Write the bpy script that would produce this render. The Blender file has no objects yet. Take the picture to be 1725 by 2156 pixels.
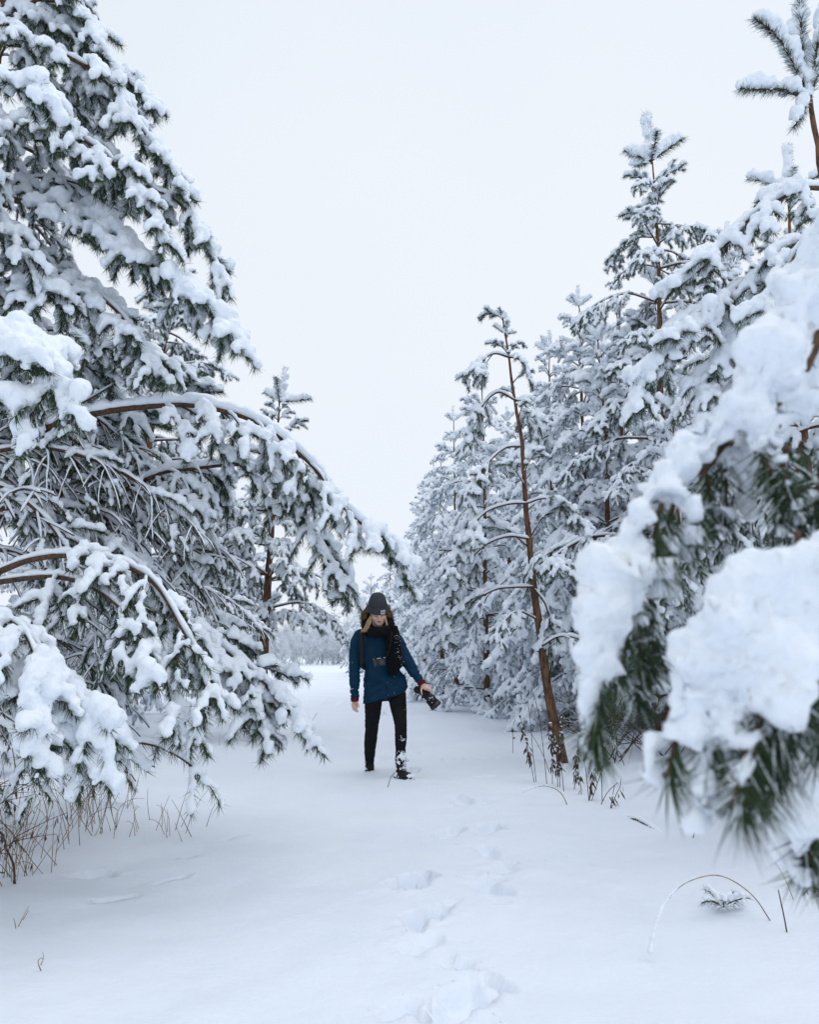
import bpy, bmesh, math, random
import numpy as np
from mathutils import Vector, Matrix

# ---------------------------------------------------------------- camera, sky, light, exposure
scene = bpy.context.scene
COL = scene.collection
CAM_H, PITCH, FPX = 1.12, math.radians(10.18), 1693.0      # focal length in units of a 1725 x 2156 picture
cam_d = bpy.data.cameras.new('camera')
cam = bpy.data.objects.new('camera', cam_d)
COL.objects.link(cam)
cam.location = (0, 0, CAM_H)
cam.rotation_euler = (math.radians(90) + PITCH, 0, 0)
cam_d.sensor_fit = 'VERTICAL'
cam_d.sensor_height = 30.0
cam_d.lens = 30.0 * FPX / 2156.0
cam_d.clip_start = 0.02
cam_d.clip_end = 2000
cam_d.dof.use_dof = True
cam_d.dof.focus_distance = 6.6
cam_d.dof.aperture_fstop = 4.6
scene.camera = cam

world = bpy.data.worlds.new('World')
scene.world = world
world.use_nodes = True
wn, wl = world.node_tree.nodes, world.node_tree.links
bg = wn['Background']
sky = wn.new('ShaderNodeTexSky')
sky.sky_type = 'NISHITA'
sky.sun_disc = False
SUN_EL, SUN_AZ = math.radians(64), math.radians(75)
sky.sun_elevation = SUN_EL
sky.sun_rotation = SUN_AZ
hsv = wn.new('ShaderNodeHueSaturation')
hsv.inputs['Saturation'].default_value = 0.35
wl.new(sky.outputs[0], hsv.inputs['Color'])
tc = wn.new('ShaderNodeTexCoord')
noi = wn.new('ShaderNodeTexNoise')                         # faint unevenness of the cloud deck
noi.inputs['Scale'].default_value = 1.3
noi.inputs['Detail'].default_value = 3
wl.new(tc.outputs['Generated'], noi.inputs['Vector'])
cr = wn.new('ShaderNodeValToRGB')
cr.color_ramp.elements[0].position = 0.3
cr.color_ramp.elements[0].color = (0.775, 0.845, 0.93, 1)
cr.color_ramp.elements[1].position = 0.7
cr.color_ramp.elements[1].color = (0.845, 0.895, 0.96, 1)
wl.new(noi.outputs['Fac'], cr.inputs['Fac'])
sc10 = wn.new('ShaderNodeVectorMath')
sc10.operation = 'SCALE'
sc10.inputs['Scale'].default_value = 10.0
wl.new(cr.outputs[0], sc10.inputs[0])
mx = wn.new('ShaderNodeMix')
mx.data_type = 'RGBA'
mx.inputs[0].default_value = 0.93                          # thick overcast: almost all cloud
wl.new(hsv.outputs[0], mx.inputs[6])
wl.new(sc10.outputs[0], mx.inputs[7])
wl.new(mx.outputs[2], bg.inputs['Color'])
bg.inputs['Strength'].default_value = 0.1

sun_d = bpy.data.lights.new('sun', 'SUN')
sun_d.energy = 1.0
sun_d.angle = math.radians(80)
sun_d.color = (1.0, 0.98, 0.95)
sun = bpy.data.objects.new('sun', sun_d)
COL.objects.link(sun)
_sd = Vector((math.sin(SUN_AZ) * math.cos(SUN_EL), math.cos(SUN_AZ) * math.cos(SUN_EL), math.sin(SUN_EL)))
sun.rotation_euler = _sd.to_track_quat('Z', 'Y').to_euler()

vs = scene.view_settings
vs.view_transform = 'Standard'
vs.look = 'None'
vs.gamma = 1.0
vs.use_curve_mapping = False
vs.exposure = 0.09
scene.cycles.use_denoising = True
scene.cycles.max_bounces = 8
scene.cycles.diffuse_bounces = 5
scene.cycles.glossy_bounces = 2
scene.cycles.use_adaptive_sampling = False

# ---------------------------------------------------------------- helpers
def U(px, py, y):
    """World point at depth y that was seen at (px, py) of the 1725 x 2156 photograph."""
    xr, yr = (px - 862.5) / FPX, (1078.0 - py) / FPX
    c, s = math.cos(PITCH), math.sin(PITCH)
    d = np.array([xr, c - yr * s, s + yr * c])
    return np.array([0, 0, CAM_H]) + d * (y / d[1])

def G(px, py, z=0.0):
    xr, yr = (px - 862.5) / FPX, (1078.0 - py) / FPX
    c, s = math.cos(PITCH), math.sin(PITCH)
    d = np.array([xr, c - yr * s, s + yr * c])
    return np.array([0, 0, CAM_H]) + d * ((z - CAM_H) / d[2])

def nrm(v):
    v = np.asarray(v, float)
    return v / (np.linalg.norm(v, axis=-1, keepdims=True) + 1e-12)

def _hash(ix, iy, iz, seed):
    h = (ix * 73856093) ^ (iy * 19349663) ^ (iz * 83492791) ^ (seed * 2654435)
    h = (h ^ (h >> 13)) * 1274126177
    h = h ^ (h >> 16)
    return (h & 0xffff) / 65535.0

def vnoise(P, seed=0):
    """Smooth value noise in [-1, 1] at points P (n,3)."""
    F = np.floor(P)
    f = P - F
    f = f * f * (3 - 2 * f)
    I = F.astype(np.int64)
    out = 0
    for dx in (0, 1):
        for dy in (0, 1):
            for dz in (0, 1):
                w = (f[:, 0] if dx else 1 - f[:, 0]) * (f[:, 1] if dy else 1 - f[:, 1]) * (f[:, 2] if dz else 1 - f[:, 2])
                out = out + w * _hash(I[:, 0] + dx, I[:, 1] + dy, I[:, 2] + dz, seed)
    return out * 2 - 1

def mesh_from(name, V, quads=None, tris=None, mats=(), qmat=None, tmat=None, smooth=True):
    V = np.asarray(V, np.float32).reshape(-1, 3)
    quads = np.zeros((0, 4), np.int32) if quads is None else np.asarray(quads, np.int32).reshape(-1, 4)
    tris = np.zeros((0, 3), np.int32) if tris is None else np.asarray(tris, np.int32).reshape(-1, 3)
    me = bpy.data.meshes.new(name)
    nq, nt = len(quads), len(tris)
    me.vertices.add(len(V))
    me.vertices.foreach_set('co', V.ravel())
    me.loops.add(nq * 4 + nt * 3)
    me.loops.foreach_set('vertex_index', np.concatenate([quads.ravel(), tris.ravel()]).astype(np.int32))
    me.polygons.add(nq + nt)
    starts = np.concatenate([np.arange(nq) * 4, nq * 4 + np.arange(nt) * 3]).astype(np.int32)
    me.polygons.foreach_set('loop_start', starts)
    for m in mats:
        me.materials.append(m)
    mi = np.zeros(nq + nt, np.int32)
    if qmat is not None:
        mi[:nq] = qmat
    if tmat is not None:
        mi[nq:] = tmat
    me.polygons.foreach_set('material_index', mi)
    me.polygons.foreach_set('use_smooth', np.full(nq + nt, smooth, bool))
    me.update(calc_edges=True)
    return me

class Acc:
    """Collects vertices, quads and triangles (with a material slot each) into one mesh."""
    def __init__(self):
        self.V, self.Q, self.T, self.qm, self.tm, self.n = [], [], [], [], [], 0
    def add(self, V, Q=None, T=None, m=0):
        V = np.asarray(V, float).reshape(-1, 3)
        if Q is not None and len(Q):
            Q = np.asarray(Q, int).reshape(-1, 4)
            self.Q.append(Q + self.n)
            self.qm.append(np.full(len(Q), m) if np.isscalar(m) else m)
        if T is not None and len(T):
            T = np.asarray(T, int).reshape(-1, 3)
            self.T.append(T + self.n)
            self.tm.append(np.full(len(T), m) if np.isscalar(m) else m)
        self.V.append(V)
        self.n += len(V)
    def tube(self, P, R, k=6, m=0, cap=True):
        P = np.asarray(P, float)
        n = len(P)
        R = np.broadcast_to(np.asarray(R, float), (n,))
        T = nrm(np.gradient(P, axis=0))
        ref = np.array([0.31, 0.17, 0.93]) if abs(T[:, 2]).mean() < 0.8 else np.array([0.93, 0.31, 0.17])
        A = nrm(np.cross(T, ref))
        B = np.cross(T, A)
        a = np.arange(k) * 2 * math.pi / k
        V = P[:, None] + R[:, None, None] * (np.cos(a)[None, :, None] * A[:, None] + np.sin(a)[None, :, None] * B[:, None])
        i, j = np.meshgrid(np.arange(n - 1), np.arange(k), indexing='ij')
        j2 = (j + 1) % k
        Q = np.stack([i * k + j, i * k + j2, (i + 1) * k + j2, (i + 1) * k + j], -1).reshape(-1, 4)
        V = V.reshape(-1, 3)
        T_ = None
        if cap:
            V = np.concatenate([V, P[:1], P[-1:]])
            jj = np.arange(k)
            T_ = np.concatenate([np.stack([(jj + 1) % k, jj, np.full(k, n * k)], -1),
                                 np.stack([(n - 1) * k + jj, (n - 1) * k + (jj + 1) % k, np.full(k, n * k + 1)], -1)])
        self.add(V, Q, T_, m)
    def box(self, c, half, m=0, rot=None, taper=1.0):
        s = np.array([[x, y, z] for x in (-1, 1) for y in (-1, 1) for z in (-1, 1)], float) * np.asarray(half)
        s[s[:, 2] > 0, :2] *= taper
        if rot is not None:
            s = s @ np.asarray(rot).T
        self.add(s + np.asarray(c), [[0, 1, 3, 2], [4, 6, 7, 5], [0, 4, 5, 1], [2, 3, 7, 6], [0, 2, 6, 4], [1, 5, 7, 3]], None, m)
    def mesh(self, name, mats, smooth=True):
        c = lambda L, w: np.concatenate(L) if L else np.zeros((0, w), int)
        return mesh_from(name, np.concatenate(self.V) if self.V else np.zeros((0, 3)), c(self.Q, 4), c(self.T, 3), mats,
                         np.concatenate(self.qm) if self.qm else None, np.concatenate(self.tm) if self.tm else None, smooth)

def link(name, data, parent=None, loc=(0, 0, 0), rot=(0, 0, 0), scale=1.0):
    o = bpy.data.objects.new(name, data)
    COL.objects.link(o)
    o.location = loc
    o.rotation_euler = rot
    o.scale = (scale, scale, scale) if np.isscalar(scale) else scale
    if parent is not None:
        o.parent = parent
    return o

def tag(o, label=None, cat=None, group=None, kind=None):
    if label: o['label'] = label
    if cat: o['category'] = cat
    if group: o['group'] = group
    if kind: o['kind'] = kind
    return o

_bm = bmesh.new()
bmesh.ops.create_icosphere(_bm, subdivisions=1, radius=1.0)
ICO1_V = np.array([v.co[:] for v in _bm.verts]); ICO1_T = np.array([[v.index for v in f.verts] for f in _bm.faces])
_bm.free()
_bm = bmesh.new()
bmesh.ops.create_icosphere(_bm, subdivisions=2, radius=1.0)
ICO2_V = np.array([v.co[:] for v in _bm.verts]); ICO2_T = np.array([[v.index for v in f.verts] for f in _bm.faces])
_bm.free()

def voxel_union(C, R, voxel, smooth=2, fine=False):
    """One closed skin round many overlapping balls (R may be (n,) or (n,3)); returns vertices, quads."""
    C = np.asarray(C, float)
    R = np.asarray(R, float)
    if R.ndim == 1:
        R = np.repeat(R[:, None], 3, 1)
    iv, it = (ICO2_V, ICO2_T) if fine else (ICO1_V, ICO1_T)
    V = (C[:, None] + R[:, None] * iv[None]).reshape(-1, 3)
    T = (it[None] + (np.arange(len(C)) * len(iv))[:, None, None]).reshape(-1, 3)
    return voxel_mesh(mesh_from('tmp', V, None, T), voxel, smooth)

def voxel_mesh(me, voxel, smooth=2):
    ob = bpy.data.objects.new('tmp', me)
    COL.objects.link(ob)
    md = ob.modifiers.new('r', 'REMESH')
    md.mode = 'VOXEL'
    md.voxel_size = voxel
    if smooth:
        sm = ob.modifiers.new('s', 'SMOOTH')
        sm.factor = 0.5
        sm.iterations = smooth
    dg = bpy.context.evaluated_depsgraph_get()
    me2 = bpy.data.meshes.new_from_object(ob.evaluated_get(dg))
    n = len(me2.vertices)
    V = np.empty(n * 3, np.float32); me2.vertices.foreach_get('co', V)
    Q = np.empty(len(me2.loops), np.int32); me2.loops.foreach_get('vertex_index', Q)
    assert len(Q) == 4 * len(me2.polygons)
    bpy.data.objects.remove(ob)
    bpy.data.meshes.remove(me); bpy.data.meshes.remove(me2)
    return V.reshape(-1, 3).astype(float), Q.reshape(-1, 4)

def vnormals(V, Q):
    N = np.zeros_like(V)
    fn = np.cross(V[Q[:, 2]] - V[Q[:, 0]], V[Q[:, 3]] - V[Q[:, 1]])
    for k in range(4):
        np.add.at(N, Q[:, k], fn)
    return nrm(N)

def spline(P, step):
    """Catmull-Rom through P, resampled evenly."""
    P = np.asarray(P, float)
    if len(P) > 2:
        Pp = np.concatenate([[2 * P[0] - P[1]], P, [2 * P[-1] - P[-2]]])
        out = []
        t = np.linspace(0, 1, 12, endpoint=False)[:, None]
        for i in range(1, len(Pp) - 2):
            a, b, c, d = Pp[i - 1], Pp[i], Pp[i + 1], Pp[i + 2]
            out.append(0.5 * (2 * b + (c - a) * t + (2 * a - 5 * b + 4 * c - d) * t ** 2 + (3 * b - a - 3 * c + d) * t ** 3))
        P = np.concatenate(out + [P[-1:]])
    L = np.concatenate([[0], np.cumsum(np.linalg.norm(np.diff(P, axis=0), axis=1))])
    n = max(3, int(L[-1] / step) + 1)
    s = np.linspace(0, L[-1], n)
    return np.stack([np.interp(s, L, P[:, k]) for k in range(3)], 1)

# ---------------------------------------------------------------- materials
def principled(name, col, rough=0.8, spec=0.3):
    m = bpy.data.materials.new(name)
    m.use_nodes = True
    b = m.node_tree.nodes['Principled BSDF']
    b.inputs['Base Color'].default_value = (*col, 1)
    b.inputs['Roughness'].default_value = rough
    b.inputs['Specular IOR Level'].default_value = spec
    return m, m.node_tree.nodes, m.node_tree.links, b

def noise_mat(name, c0, c1, scale, rough=0.85, spec=0.2, bump=0.0, bump_scale=None, dist=0.01, stretch=None, detail=4, lo=0.35, hi=0.65):
    m, n, l, b = principled(name, c0, rough, spec)
    t = n.new('ShaderNodeTexCoord')
    src = t.outputs['Object']
    if stretch:
        mp = n.new('ShaderNodeMapping')
        mp.inputs['Scale'].default_value = stretch
        l.new(src, mp.inputs['Vector'])
        src = mp.outputs[0]
    no = n.new('ShaderNodeTexNoise')
    no.inputs['Scale'].default_value = scale
    no.inputs['Detail'].default_value = detail
    l.new(src, no.inputs['Vector'])
    r = n.new('ShaderNodeValToRGB')
    r.color_ramp.elements[0].position, r.color_ramp.elements[1].position = lo, hi
    r.color_ramp.elements[0].color, r.color_ramp.elements[1].color = (*c0, 1), (*c1, 1)
    l.new(no.outputs['Fac'], r.inputs['Fac'])
    l.new(r.outputs[0], b.inputs['Base Color'])
    if bump:
        n2 = n.new('ShaderNodeTexNoise')
        n2.inputs['Scale'].default_value = bump_scale or scale
        n2.inputs['Detail'].default_value = 5
        l.new(src, n2.inputs['Vector'])
        bp = n.new('ShaderNodeBump')
        bp.inputs['Strength'].default_value = bump
        bp.inputs['Distance'].default_value = dist
        l.new(n2.outputs['Fac'], bp.inputs['Height'])
        l.new(bp.outputs[0], b.inputs['Normal'])
    return m

M = {}
M['snow'] = noise_mat('snow', (0.80, 0.855, 0.93), (0.85, 0.895, 0.955), 6, 0.65, 0.25, bump=0.5, bump_scale=70, dist=0.012)
M['ground_snow'] = noise_mat('ground_snow', (0.745, 0.805, 0.90), (0.785, 0.84, 0.925), 0.8, 0.65, 0.25, bump=0.35, bump_scale=40, dist=0.012)
M['bark'] = noise_mat('bark', (0.068, 0.040, 0.028), (0.20, 0.108, 0.064), 30, 0.9, 0.15, bump=0.8, bump_scale=35, dist=0.01, stretch=(1, 1, 0.35))
M['twig'] = noise_mat('twig_bark', (0.045, 0.030, 0.022), (0.13, 0.075, 0.045), 60, 0.85, 0.2)
M['needle'] = noise_mat('needles', (0.015, 0.036, 0.016), (0.052, 0.090, 0.032), 9, 0.55, 0.25)
M['frost'] = noise_mat('frosted_needles', (0.55, 0.60, 0.62), (0.80, 0.84, 0.88), 30, 0.7, 0.2)
M['straw'] = noise_mat('dry_straw', (0.20, 0.14, 0.095), (0.38, 0.28, 0.19), 25, 0.8, 0.2)
M['weed'] = noise_mat('dry_weed', (0.045, 0.031, 0.025), (0.125, 0.085, 0.062), 40, 0.85, 0.2)

# ---------------------------------------------------------------- snow-covered ground
def axis(dense_lo, dense_hi, step, lo, hi, grow=1.07):
    a = list(np.arange(dense_lo, dense_hi, step))
    s = step
    x = a[-1]
    while x < hi:
        s *= grow
        x += s
        a.append(x)
    s, x = step, dense_lo
    left = []
    while x > lo:
        s *= grow
        x -= s
        left.append(x)
    return np.array(left[::-1] + a)

def ground_base(x, y):
    """Undulating snow surface without tracks."""
    x, y = np.asarray(x, float), np.asarray(y, float)
    P = np.stack([x, y, np.zeros_like(x)], -1).reshape(-1, 3)
    near = np.exp(-(np.hypot(P[:, 0], P[:, 1]) / 40) ** 2)
    h = 0.035 * vnoise(P * 0.55, 1) * near + 0.018 * vnoise(P * 1.3 + 7, 2) * near + 0.008 * vnoise(P * 3.1, 3) * near
    h += 0.006 * vnoise(P * 6.0, 4) * near + 0.0025 * vnoise(P * 15.0, 16) * near
    for (mx_, my_, r, a) in MOUNDS:
        h += a * np.exp(-((P[:, 0] - mx_) ** 2 + (P[:, 1] - my_) ** 2) / (r * r))
    return h.reshape(x.shape)

MOUNDS = []
_m = G(470, 1600); MOUNDS.append((_m[0], _m[1], 0.55, 0.10))
MOUNDS.append((-3.2, 6.0, 1.3, 0.12)); MOUNDS.append((3.2, 7.5, 1.5, 0.12)); MOUNDS.append((2.2, 4.2, 0.8, 0.05)); MOUNDS.append((-3.4, 3.6, 1.1, .14)); MOUNDS.append((3.4, 4.6, 1.2, .16)); MOUNDS.append((-3.6, 9.5, 1.6, .14)); MOUNDS.append((3.6, 11, 1.6, .14))
# tracks: (px, py, length, width, depth, heading)
TRACKS = [(864, 1866, .30, .13, .085, 35), (909, 1940, .30, .12, .075, 30), (891, 1994, .24, .11, .03, 30),
          (1035, 1750, .30, .15, .06, 10), (1032, 1800, .26, .12, .035, -8), (1058, 1835, .22, .12, .04, 30), (1046, 1880, .30, .14, .05, -5), (945, 1756, .28, .14, .045, 20),
          (1000, 1697, .30, .18, .05, 60), (970, 1690, .24, .14, .035, 20), (985, 2095, .25, .16, .055, 20), (945, 2135, .18, .10, .03, 60), (830, 2123, .13, .08, .045, 30),
          (951, 2030, .08, .05, .03, 0), (972, 2033, .08, .05, .03, 0),
          (495, 1776, .16, .035, .03, 50), (394, 1815, .15, .04, .04, 50), (376, 1861, .22, .03, .025, 40),
          (239, 1913, .2, .03, .025, 45), (199, 1857, .22, .15, .07, 20),
          
          (860, 1630, .35, .14, .09, 25), (800, 1600, .35, .2, .06, 0), (860, 1585, .4, .2, .06, 0), (790, 1535, .4, .2, .06, 0),
          (720, 1477, .9, .18, .07, 80), (660, 1470, .9, .18, .06, 80), (690, 1450, 1.2, .2, .05, 80), (820, 1500, .4, .2, .06, 0), (760, 1490, .5, .2, .06, 0),
          (1060, 1640, .5, .12, .03, 75), (1010, 1600, .6, .12, .03, 75), (850, 1462, .8, .25, .06, 0), (870, 1440, .8, .25, .05, 0)]

def ground_z(x, y):
    x, y = np.asarray(x, float), np.asarray(y, float)
    h = ground_base(x, y)
    P = np.stack([x, y, np.zeros_like(x)], -1).reshape(-1, 3)
    wob = 0.42 * vnoise(P * 9, 11).reshape(x.shape) + 0.34 * vnoise(P * 24, 12).reshape(x.shape)
    lump = vnoise(P * 17, 13).reshape(x.shape)
    lump2 = np.clip(vnoise(P * 21, 14).reshape(x.shape) + .5 * vnoise(P * 45, 15).reshape(x.shape) - .15, 0, 1)
    for (px, py, ln, wd, dp, hd) in TRACKS:
        g = G(px, py)
        a = math.radians(hd)
        dx, dy = x - g[0], y - g[1]
        u = dx * math.sin(a) + dy * math.cos(a)
        v = dx * math.cos(a) - dy * math.sin(a)
        r = np.sqrt((u / (ln * .5)) ** 2 + (v / (wd * .5)) ** 2)
        rr = r + wob * np.clip(r, 0, 1.5)
        bowl = 1 / (1 + np.exp((rr - 0.95) * 8))
        dp = dp * 1.25
        ln, wd = ln * .76, wd * .78
        h = h - dp * bowl * (1 + 0.15 * lump) + dp * 0.15 * np.exp(-((rr - 1.35) / 0.28) ** 2) * (0.6 + 0.6 * lump)
        h = h + 0.016 * lump2 * np.exp(-(r / 2.1) ** 2)
    return h

gx = axis(-1.5, 1.7, 0.021, -260, 260, 1.10)
gy = axis(2.4, 8.4, 0.023, -30, 420, 1.10)
GX, GY = np.meshgrid(gx, gy, indexing='ij')
GZ = ground_z(GX, GY)
nx_, ny_ = len(gx), len(gy)
ii, jj = np.meshgrid(np.arange(nx_ - 1), np.arange(ny_ - 1), indexing='ij')
gq = np.stack([ii * ny_ + jj, (ii + 1) * ny_ + jj, (ii + 1) * ny_ + jj + 1, ii * ny_ + jj + 1], -1).reshape(-1, 4)
ground = link('snowy_ground', mesh_from('snowy_ground', np.stack([GX, GY, GZ], -1), gq, None, [M['ground_snow']]))
tag(ground, kind='structure')
def gz(x, y):
    return float(ground_z(np.array([x]), np.array([y]))[0])
# ---------------------------------------------------------------- snow-laden pine branches
UP = np.array([0, 0, 1.0])

class Branch:
    def __init__(self, rng, p):
        self.rng, self.p = rng, p
        self.wood, self.line = Acc(), Acc()
        self.sc, self.sr = [], []
        self.nb, self.nd, self.nl, self.nf = [], [], [], []

    def droop(self, p0, d0, L, step, g, jit=1.0):
        n = max(3, int(L / step) + 1)
        st = L / (n - 1)
        pts, p, d = [p0], np.array(p0, float), nrm(d0)
        for _ in range(n - 1):
            d = nrm(d + np.array([0, 0, -g * st]) + self.rng.normal(0, 1, 3) * jit * st)
            p = p + d * st
            pts.append(p)
        return np.array(pts)

    def snowline(self, P, wr, a=1.0):
        """Thin ridge of snow along the upper side of a bare twig."""
        if len(P) < 3:
            return
        T = nrm(np.gradient(P, axis=0))
        n = UP - T * T[:, 2:3]
        n = n / (np.linalg.norm(n, axis=1, keepdims=True) + .15)
        flat = np.sqrt(np.clip(1 - T[:, 2] ** 2, 0, 1))
        r = (0.0035 + 0.8 * wr) * a * (0.55 + 0.75 * flat) * self.rng.uniform(.75, 1.3, len(P))
        r[0] *= .3
        r[-1] *= .2
        self.line.tube(P + n * (wr * .95 + r * .85)[:, None], r, 5 if a > 1.2 else 4)

    def shoot(self, P, amount=1.0):
        """A needled shoot with its load of snow."""
        p, rng = self.p, self.rng
        P = spline(P, 0.022)
        T = nrm(np.gradient(P, axis=0))
        n = UP - T * T[:, 2:3]
        n = n / (np.linalg.norm(n, axis=1, keepdims=True) + .12)
        flat = np.clip(1 - np.clip(-T[:, 2], 0, 1) ** 2, 0, 1) ** .5
        u = np.linspace(0, 1, len(P))
        env = np.clip(np.minimum(u * 5 + .45, (1 - u) * 6 + .55), 0, 1)
        r = p['snow_r'] * amount * env * (0.50 + 0.55 * flat) * rng.uniform(.58, 1.28, len(P))
        lat = nrm(np.cross(T, n + 1e-4))
        off = n * (r * .78 + .004)[:, None] + lat * (rng.normal(0, .22, len(P)) * r)[:, None]
        keep = rng.random(len(P)) < p.get('keep', .88)
        self.sc += list((P + off)[keep])
        self.sr += list(r[keep])
        k = rng.random(len(P)) < .6                         # crumbs on the flanks
        if k.any():
            s = np.where(rng.random(k.sum()) < .5, -1, 1)
            self.sc += list((P + off)[k] + lat[k] * (s * r[k] * .75)[:, None] - UP * (r[k] * .3)[:, None])
            self.sr += list(r[k] * rng.uniform(.32, .62, k.sum()))
        # needles
        L = 0.022 * (len(P) - 1)
        m = max(8, int(L * p['ndens']))
        q = rng.random(m) ** .85
        idx = np.clip((q * (len(P) - 1)).astype(int), 0, len(P) - 1)
        fr = q * (len(P) - 1) - idx
        nxt = np.clip(idx + 1, 0, len(P) - 1)
        B = P[idx] * (1 - fr)[:, None] + P[nxt] * fr[:, None]
        az = rng.random(m) * 2 * math.pi
        nn = nrm(n[idx] + 1e-6)
        ll = nrm(np.cross(T[idx], nn))
        rad = np.cos(az)[:, None] * nn + np.sin(az)[:, None] * ll
        drop = (np.cos(az) > .45) & (rng.random(m) < .8)    # those are buried under the snow
        ang = np.radians(rng.uniform(28, 72, m))
        D = np.cos(ang)[:, None] * T[idx] + np.sin(ang)[:, None] * rad
        D[:, 2] -= .18
        D = nrm(D)
        ok = ~drop
        self.nb.append(B[ok]); self.nd.append(D[ok])
        self.nl.append(p['nlen'] * rng.uniform(.7, 1.1, m)[ok])
        self.nf.append((rng.random(m) < (p.get('frost', .06) + .18 * np.clip(np.cos(az), 0, 1)))[ok])

    def twig(self, p0, d0, L, r0, level=0):
        p, rng = self.p, self.rng
        P = self.droop(p0, d0, L, .03, p['droop'] * rng.uniform(.6, 1.4), p.get('jit', 1.2))
        R = np.linspace(r0, max(p.get('wmin', .0022), r0 * .5), len(P))
        self.wood.tube(P, R, 4)
        nl = min(L * .95, p['nspan'] * rng.uniform(.8, 1.35))
        i0 = int((1 - nl / L) * (len(P) - 1))
        if rng.random() < p.get('needled', 1.0):
            self.shoot(P[i0:], rng.uniform(.8, 1.15))
        else:
            i0 = len(P) - 1
        if i0 > 2:
            self.snowline(P[:i0 + 1], R[0])
        if level < p.get('levels', 1):
            s, side = L * p.get('sub0', .30), 1 if rng.random() < .5 else -1
            while s < L * .92:
                i = min(int(s / L * (len(P) - 1)), len(P) - 2)
                t = nrm(P[i + 1] - P[i])
                la = nrm(np.cross(t, UP + rng.normal(0, .3, 3)))
                a = math.radians(rng.uniform(35, 60))
                d = t * math.cos(a) + la * side * math.sin(a) + UP * rng.normal(.05, .2)
                l2 = rng.uniform(.11, .22) * p.get('subl', 1.0) * (1.15 - .5 * s / L)
                self.twig(P[i], d, l2, r0 * .6, level + 1)
                side = -side
                s += p.get('subgap', .085) * rng.uniform(.7, 1.4)

    def grow(self, path, r0, r1=.004):
        p, rng = self.p, self.rng
        P = spline(path, .035)
        n = len(P)
        L = .035 * (n - 1)
        u = np.linspace(0, 1, n)
        R = r0 + (r1 - r0) * u ** .8
        self.wood.tube(P, R, 7)
        self.snowline(P, np.interp(.4, u, R), p.get('line', 1.0))
        T = nrm(np.gradient(P, axis=0))
        s, side = L * p.get('s0', .22), 1
        while s < L - .05:
            uu = s / L
            i = min(int(uu * (n - 1)), n - 2)
            t = T[i]
            la = nrm(np.cross(t, UP))
            a = math.radians(rng.uniform(*p.get('ang', (26, 54))))
            d = t * math.cos(a) + la * side * math.sin(a) + UP * rng.normal(p.get('lift', .04), .26)
            l = p['twig'] * (1.12 - .75 * uu) * min(1, .45 + uu * 2) * rng.uniform(.65, 1.25)
            self.twig(P[i], d, max(.12, l), max(.0028, R[i] * .45))
            side = -side
            s += p['gap'] * rng.uniform(.6, 1.4)
        nl = min(L * p.get('tipfrac', .5), p['nspan'] * 1.4)
        self.shoot(P[int((1 - nl / L) * (n - 1)):], 1.1)
        return self

    def heap(self, P, r0, r1, lump=.35):
        """A thick loaf of snow lying along P."""
        P = spline(P, .012)
        u = np.linspace(0, 1, len(P))
        r = (r0 + (r1 - r0) * u) * np.clip(np.minimum(u * 5 + .6, (1 - u) * 4 + .55), 0, 1) * self.rng.uniform(.86, 1.08, len(P))
        self.sc += list(P + self.rng.normal(0, .12, P.shape) * r[:, None]); self.sr += list(r)
        P = np.repeat(P, 3, 0); r = np.repeat(r, 3)
        k = self.rng.random(len(P)) < .8
        q = nrm(self.rng.normal(0, 1, (k.sum(), 3)))
        self.sc += list(P[k] + q * (r[k] * 1.0)[:, None]); self.sr += list(r[k] * self.rng.uniform(.18, lump + .12, k.sum()))

    def needle_arrays(self):
        if not self.nb:
            return np.zeros((0, 3)), np.zeros((0, 3), int), np.zeros(0, int)
        B, D, Ln, F = np.concatenate(self.nb), np.concatenate(self.nd), np.concatenate(self.nl), np.concatenate(self.nf)
        m = len(B)
        w = nrm(np.cross(D, self.rng.normal(0, 1, (m, 3)))) * (self.p['nw'] * .5)
        bend = self.rng.normal(0, .06, (m, 3)) * Ln[:, None]
        V = np.stack([B - w, B + w, B + D * Ln[:, None] + bend], 1).reshape(-1, 3)
        T = np.arange(m * 3).reshape(-1, 3)
        return V, T, F.astype(int)

    def snow_arrays(self):
        p = self.p
        a = Acc()
        if self.sc:
            V, Q = voxel_union(np.array(self.sc), np.maximum(np.array(self.sr), p['voxel'] * .95), p['voxel'], p.get('smooth', 2))
            N = vnormals(V, Q)
            s = p.get('lump', 1.0)
            V = V + N * (p.get('swell', 0) * vnoise(V * 15, 8) + s * (.0090 * vnoise(V * 26, 5) + .0065 * vnoise(V * 58, 6) + .003 * vnoise(V * 120, 7)))[:, None]
            a.add(V, Q)
        if self.line.n:
            L = self.line
            a.add(np.concatenate(L.V), np.concatenate(L.Q), None)
            if L.T:
                a.T.append(np.concatenate(L.T) + a.n - L.n)
                a.tm.append(np.zeros(len(a.T[-1]), int))
        return a

    def meshes(self):
        """Three meshes: wood, needles, snow."""
        w = self.wood.mesh('branch_wood', [M['twig']])
        V, T, F = self.needle_arrays()
        nd = mesh_from('branch_needles', V, None, T, [M['needle'], M['frost']], None, F, smooth=False)
        return w, nd, self.snow_arrays().mesh('branch_snow', [M['snow']])

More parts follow.
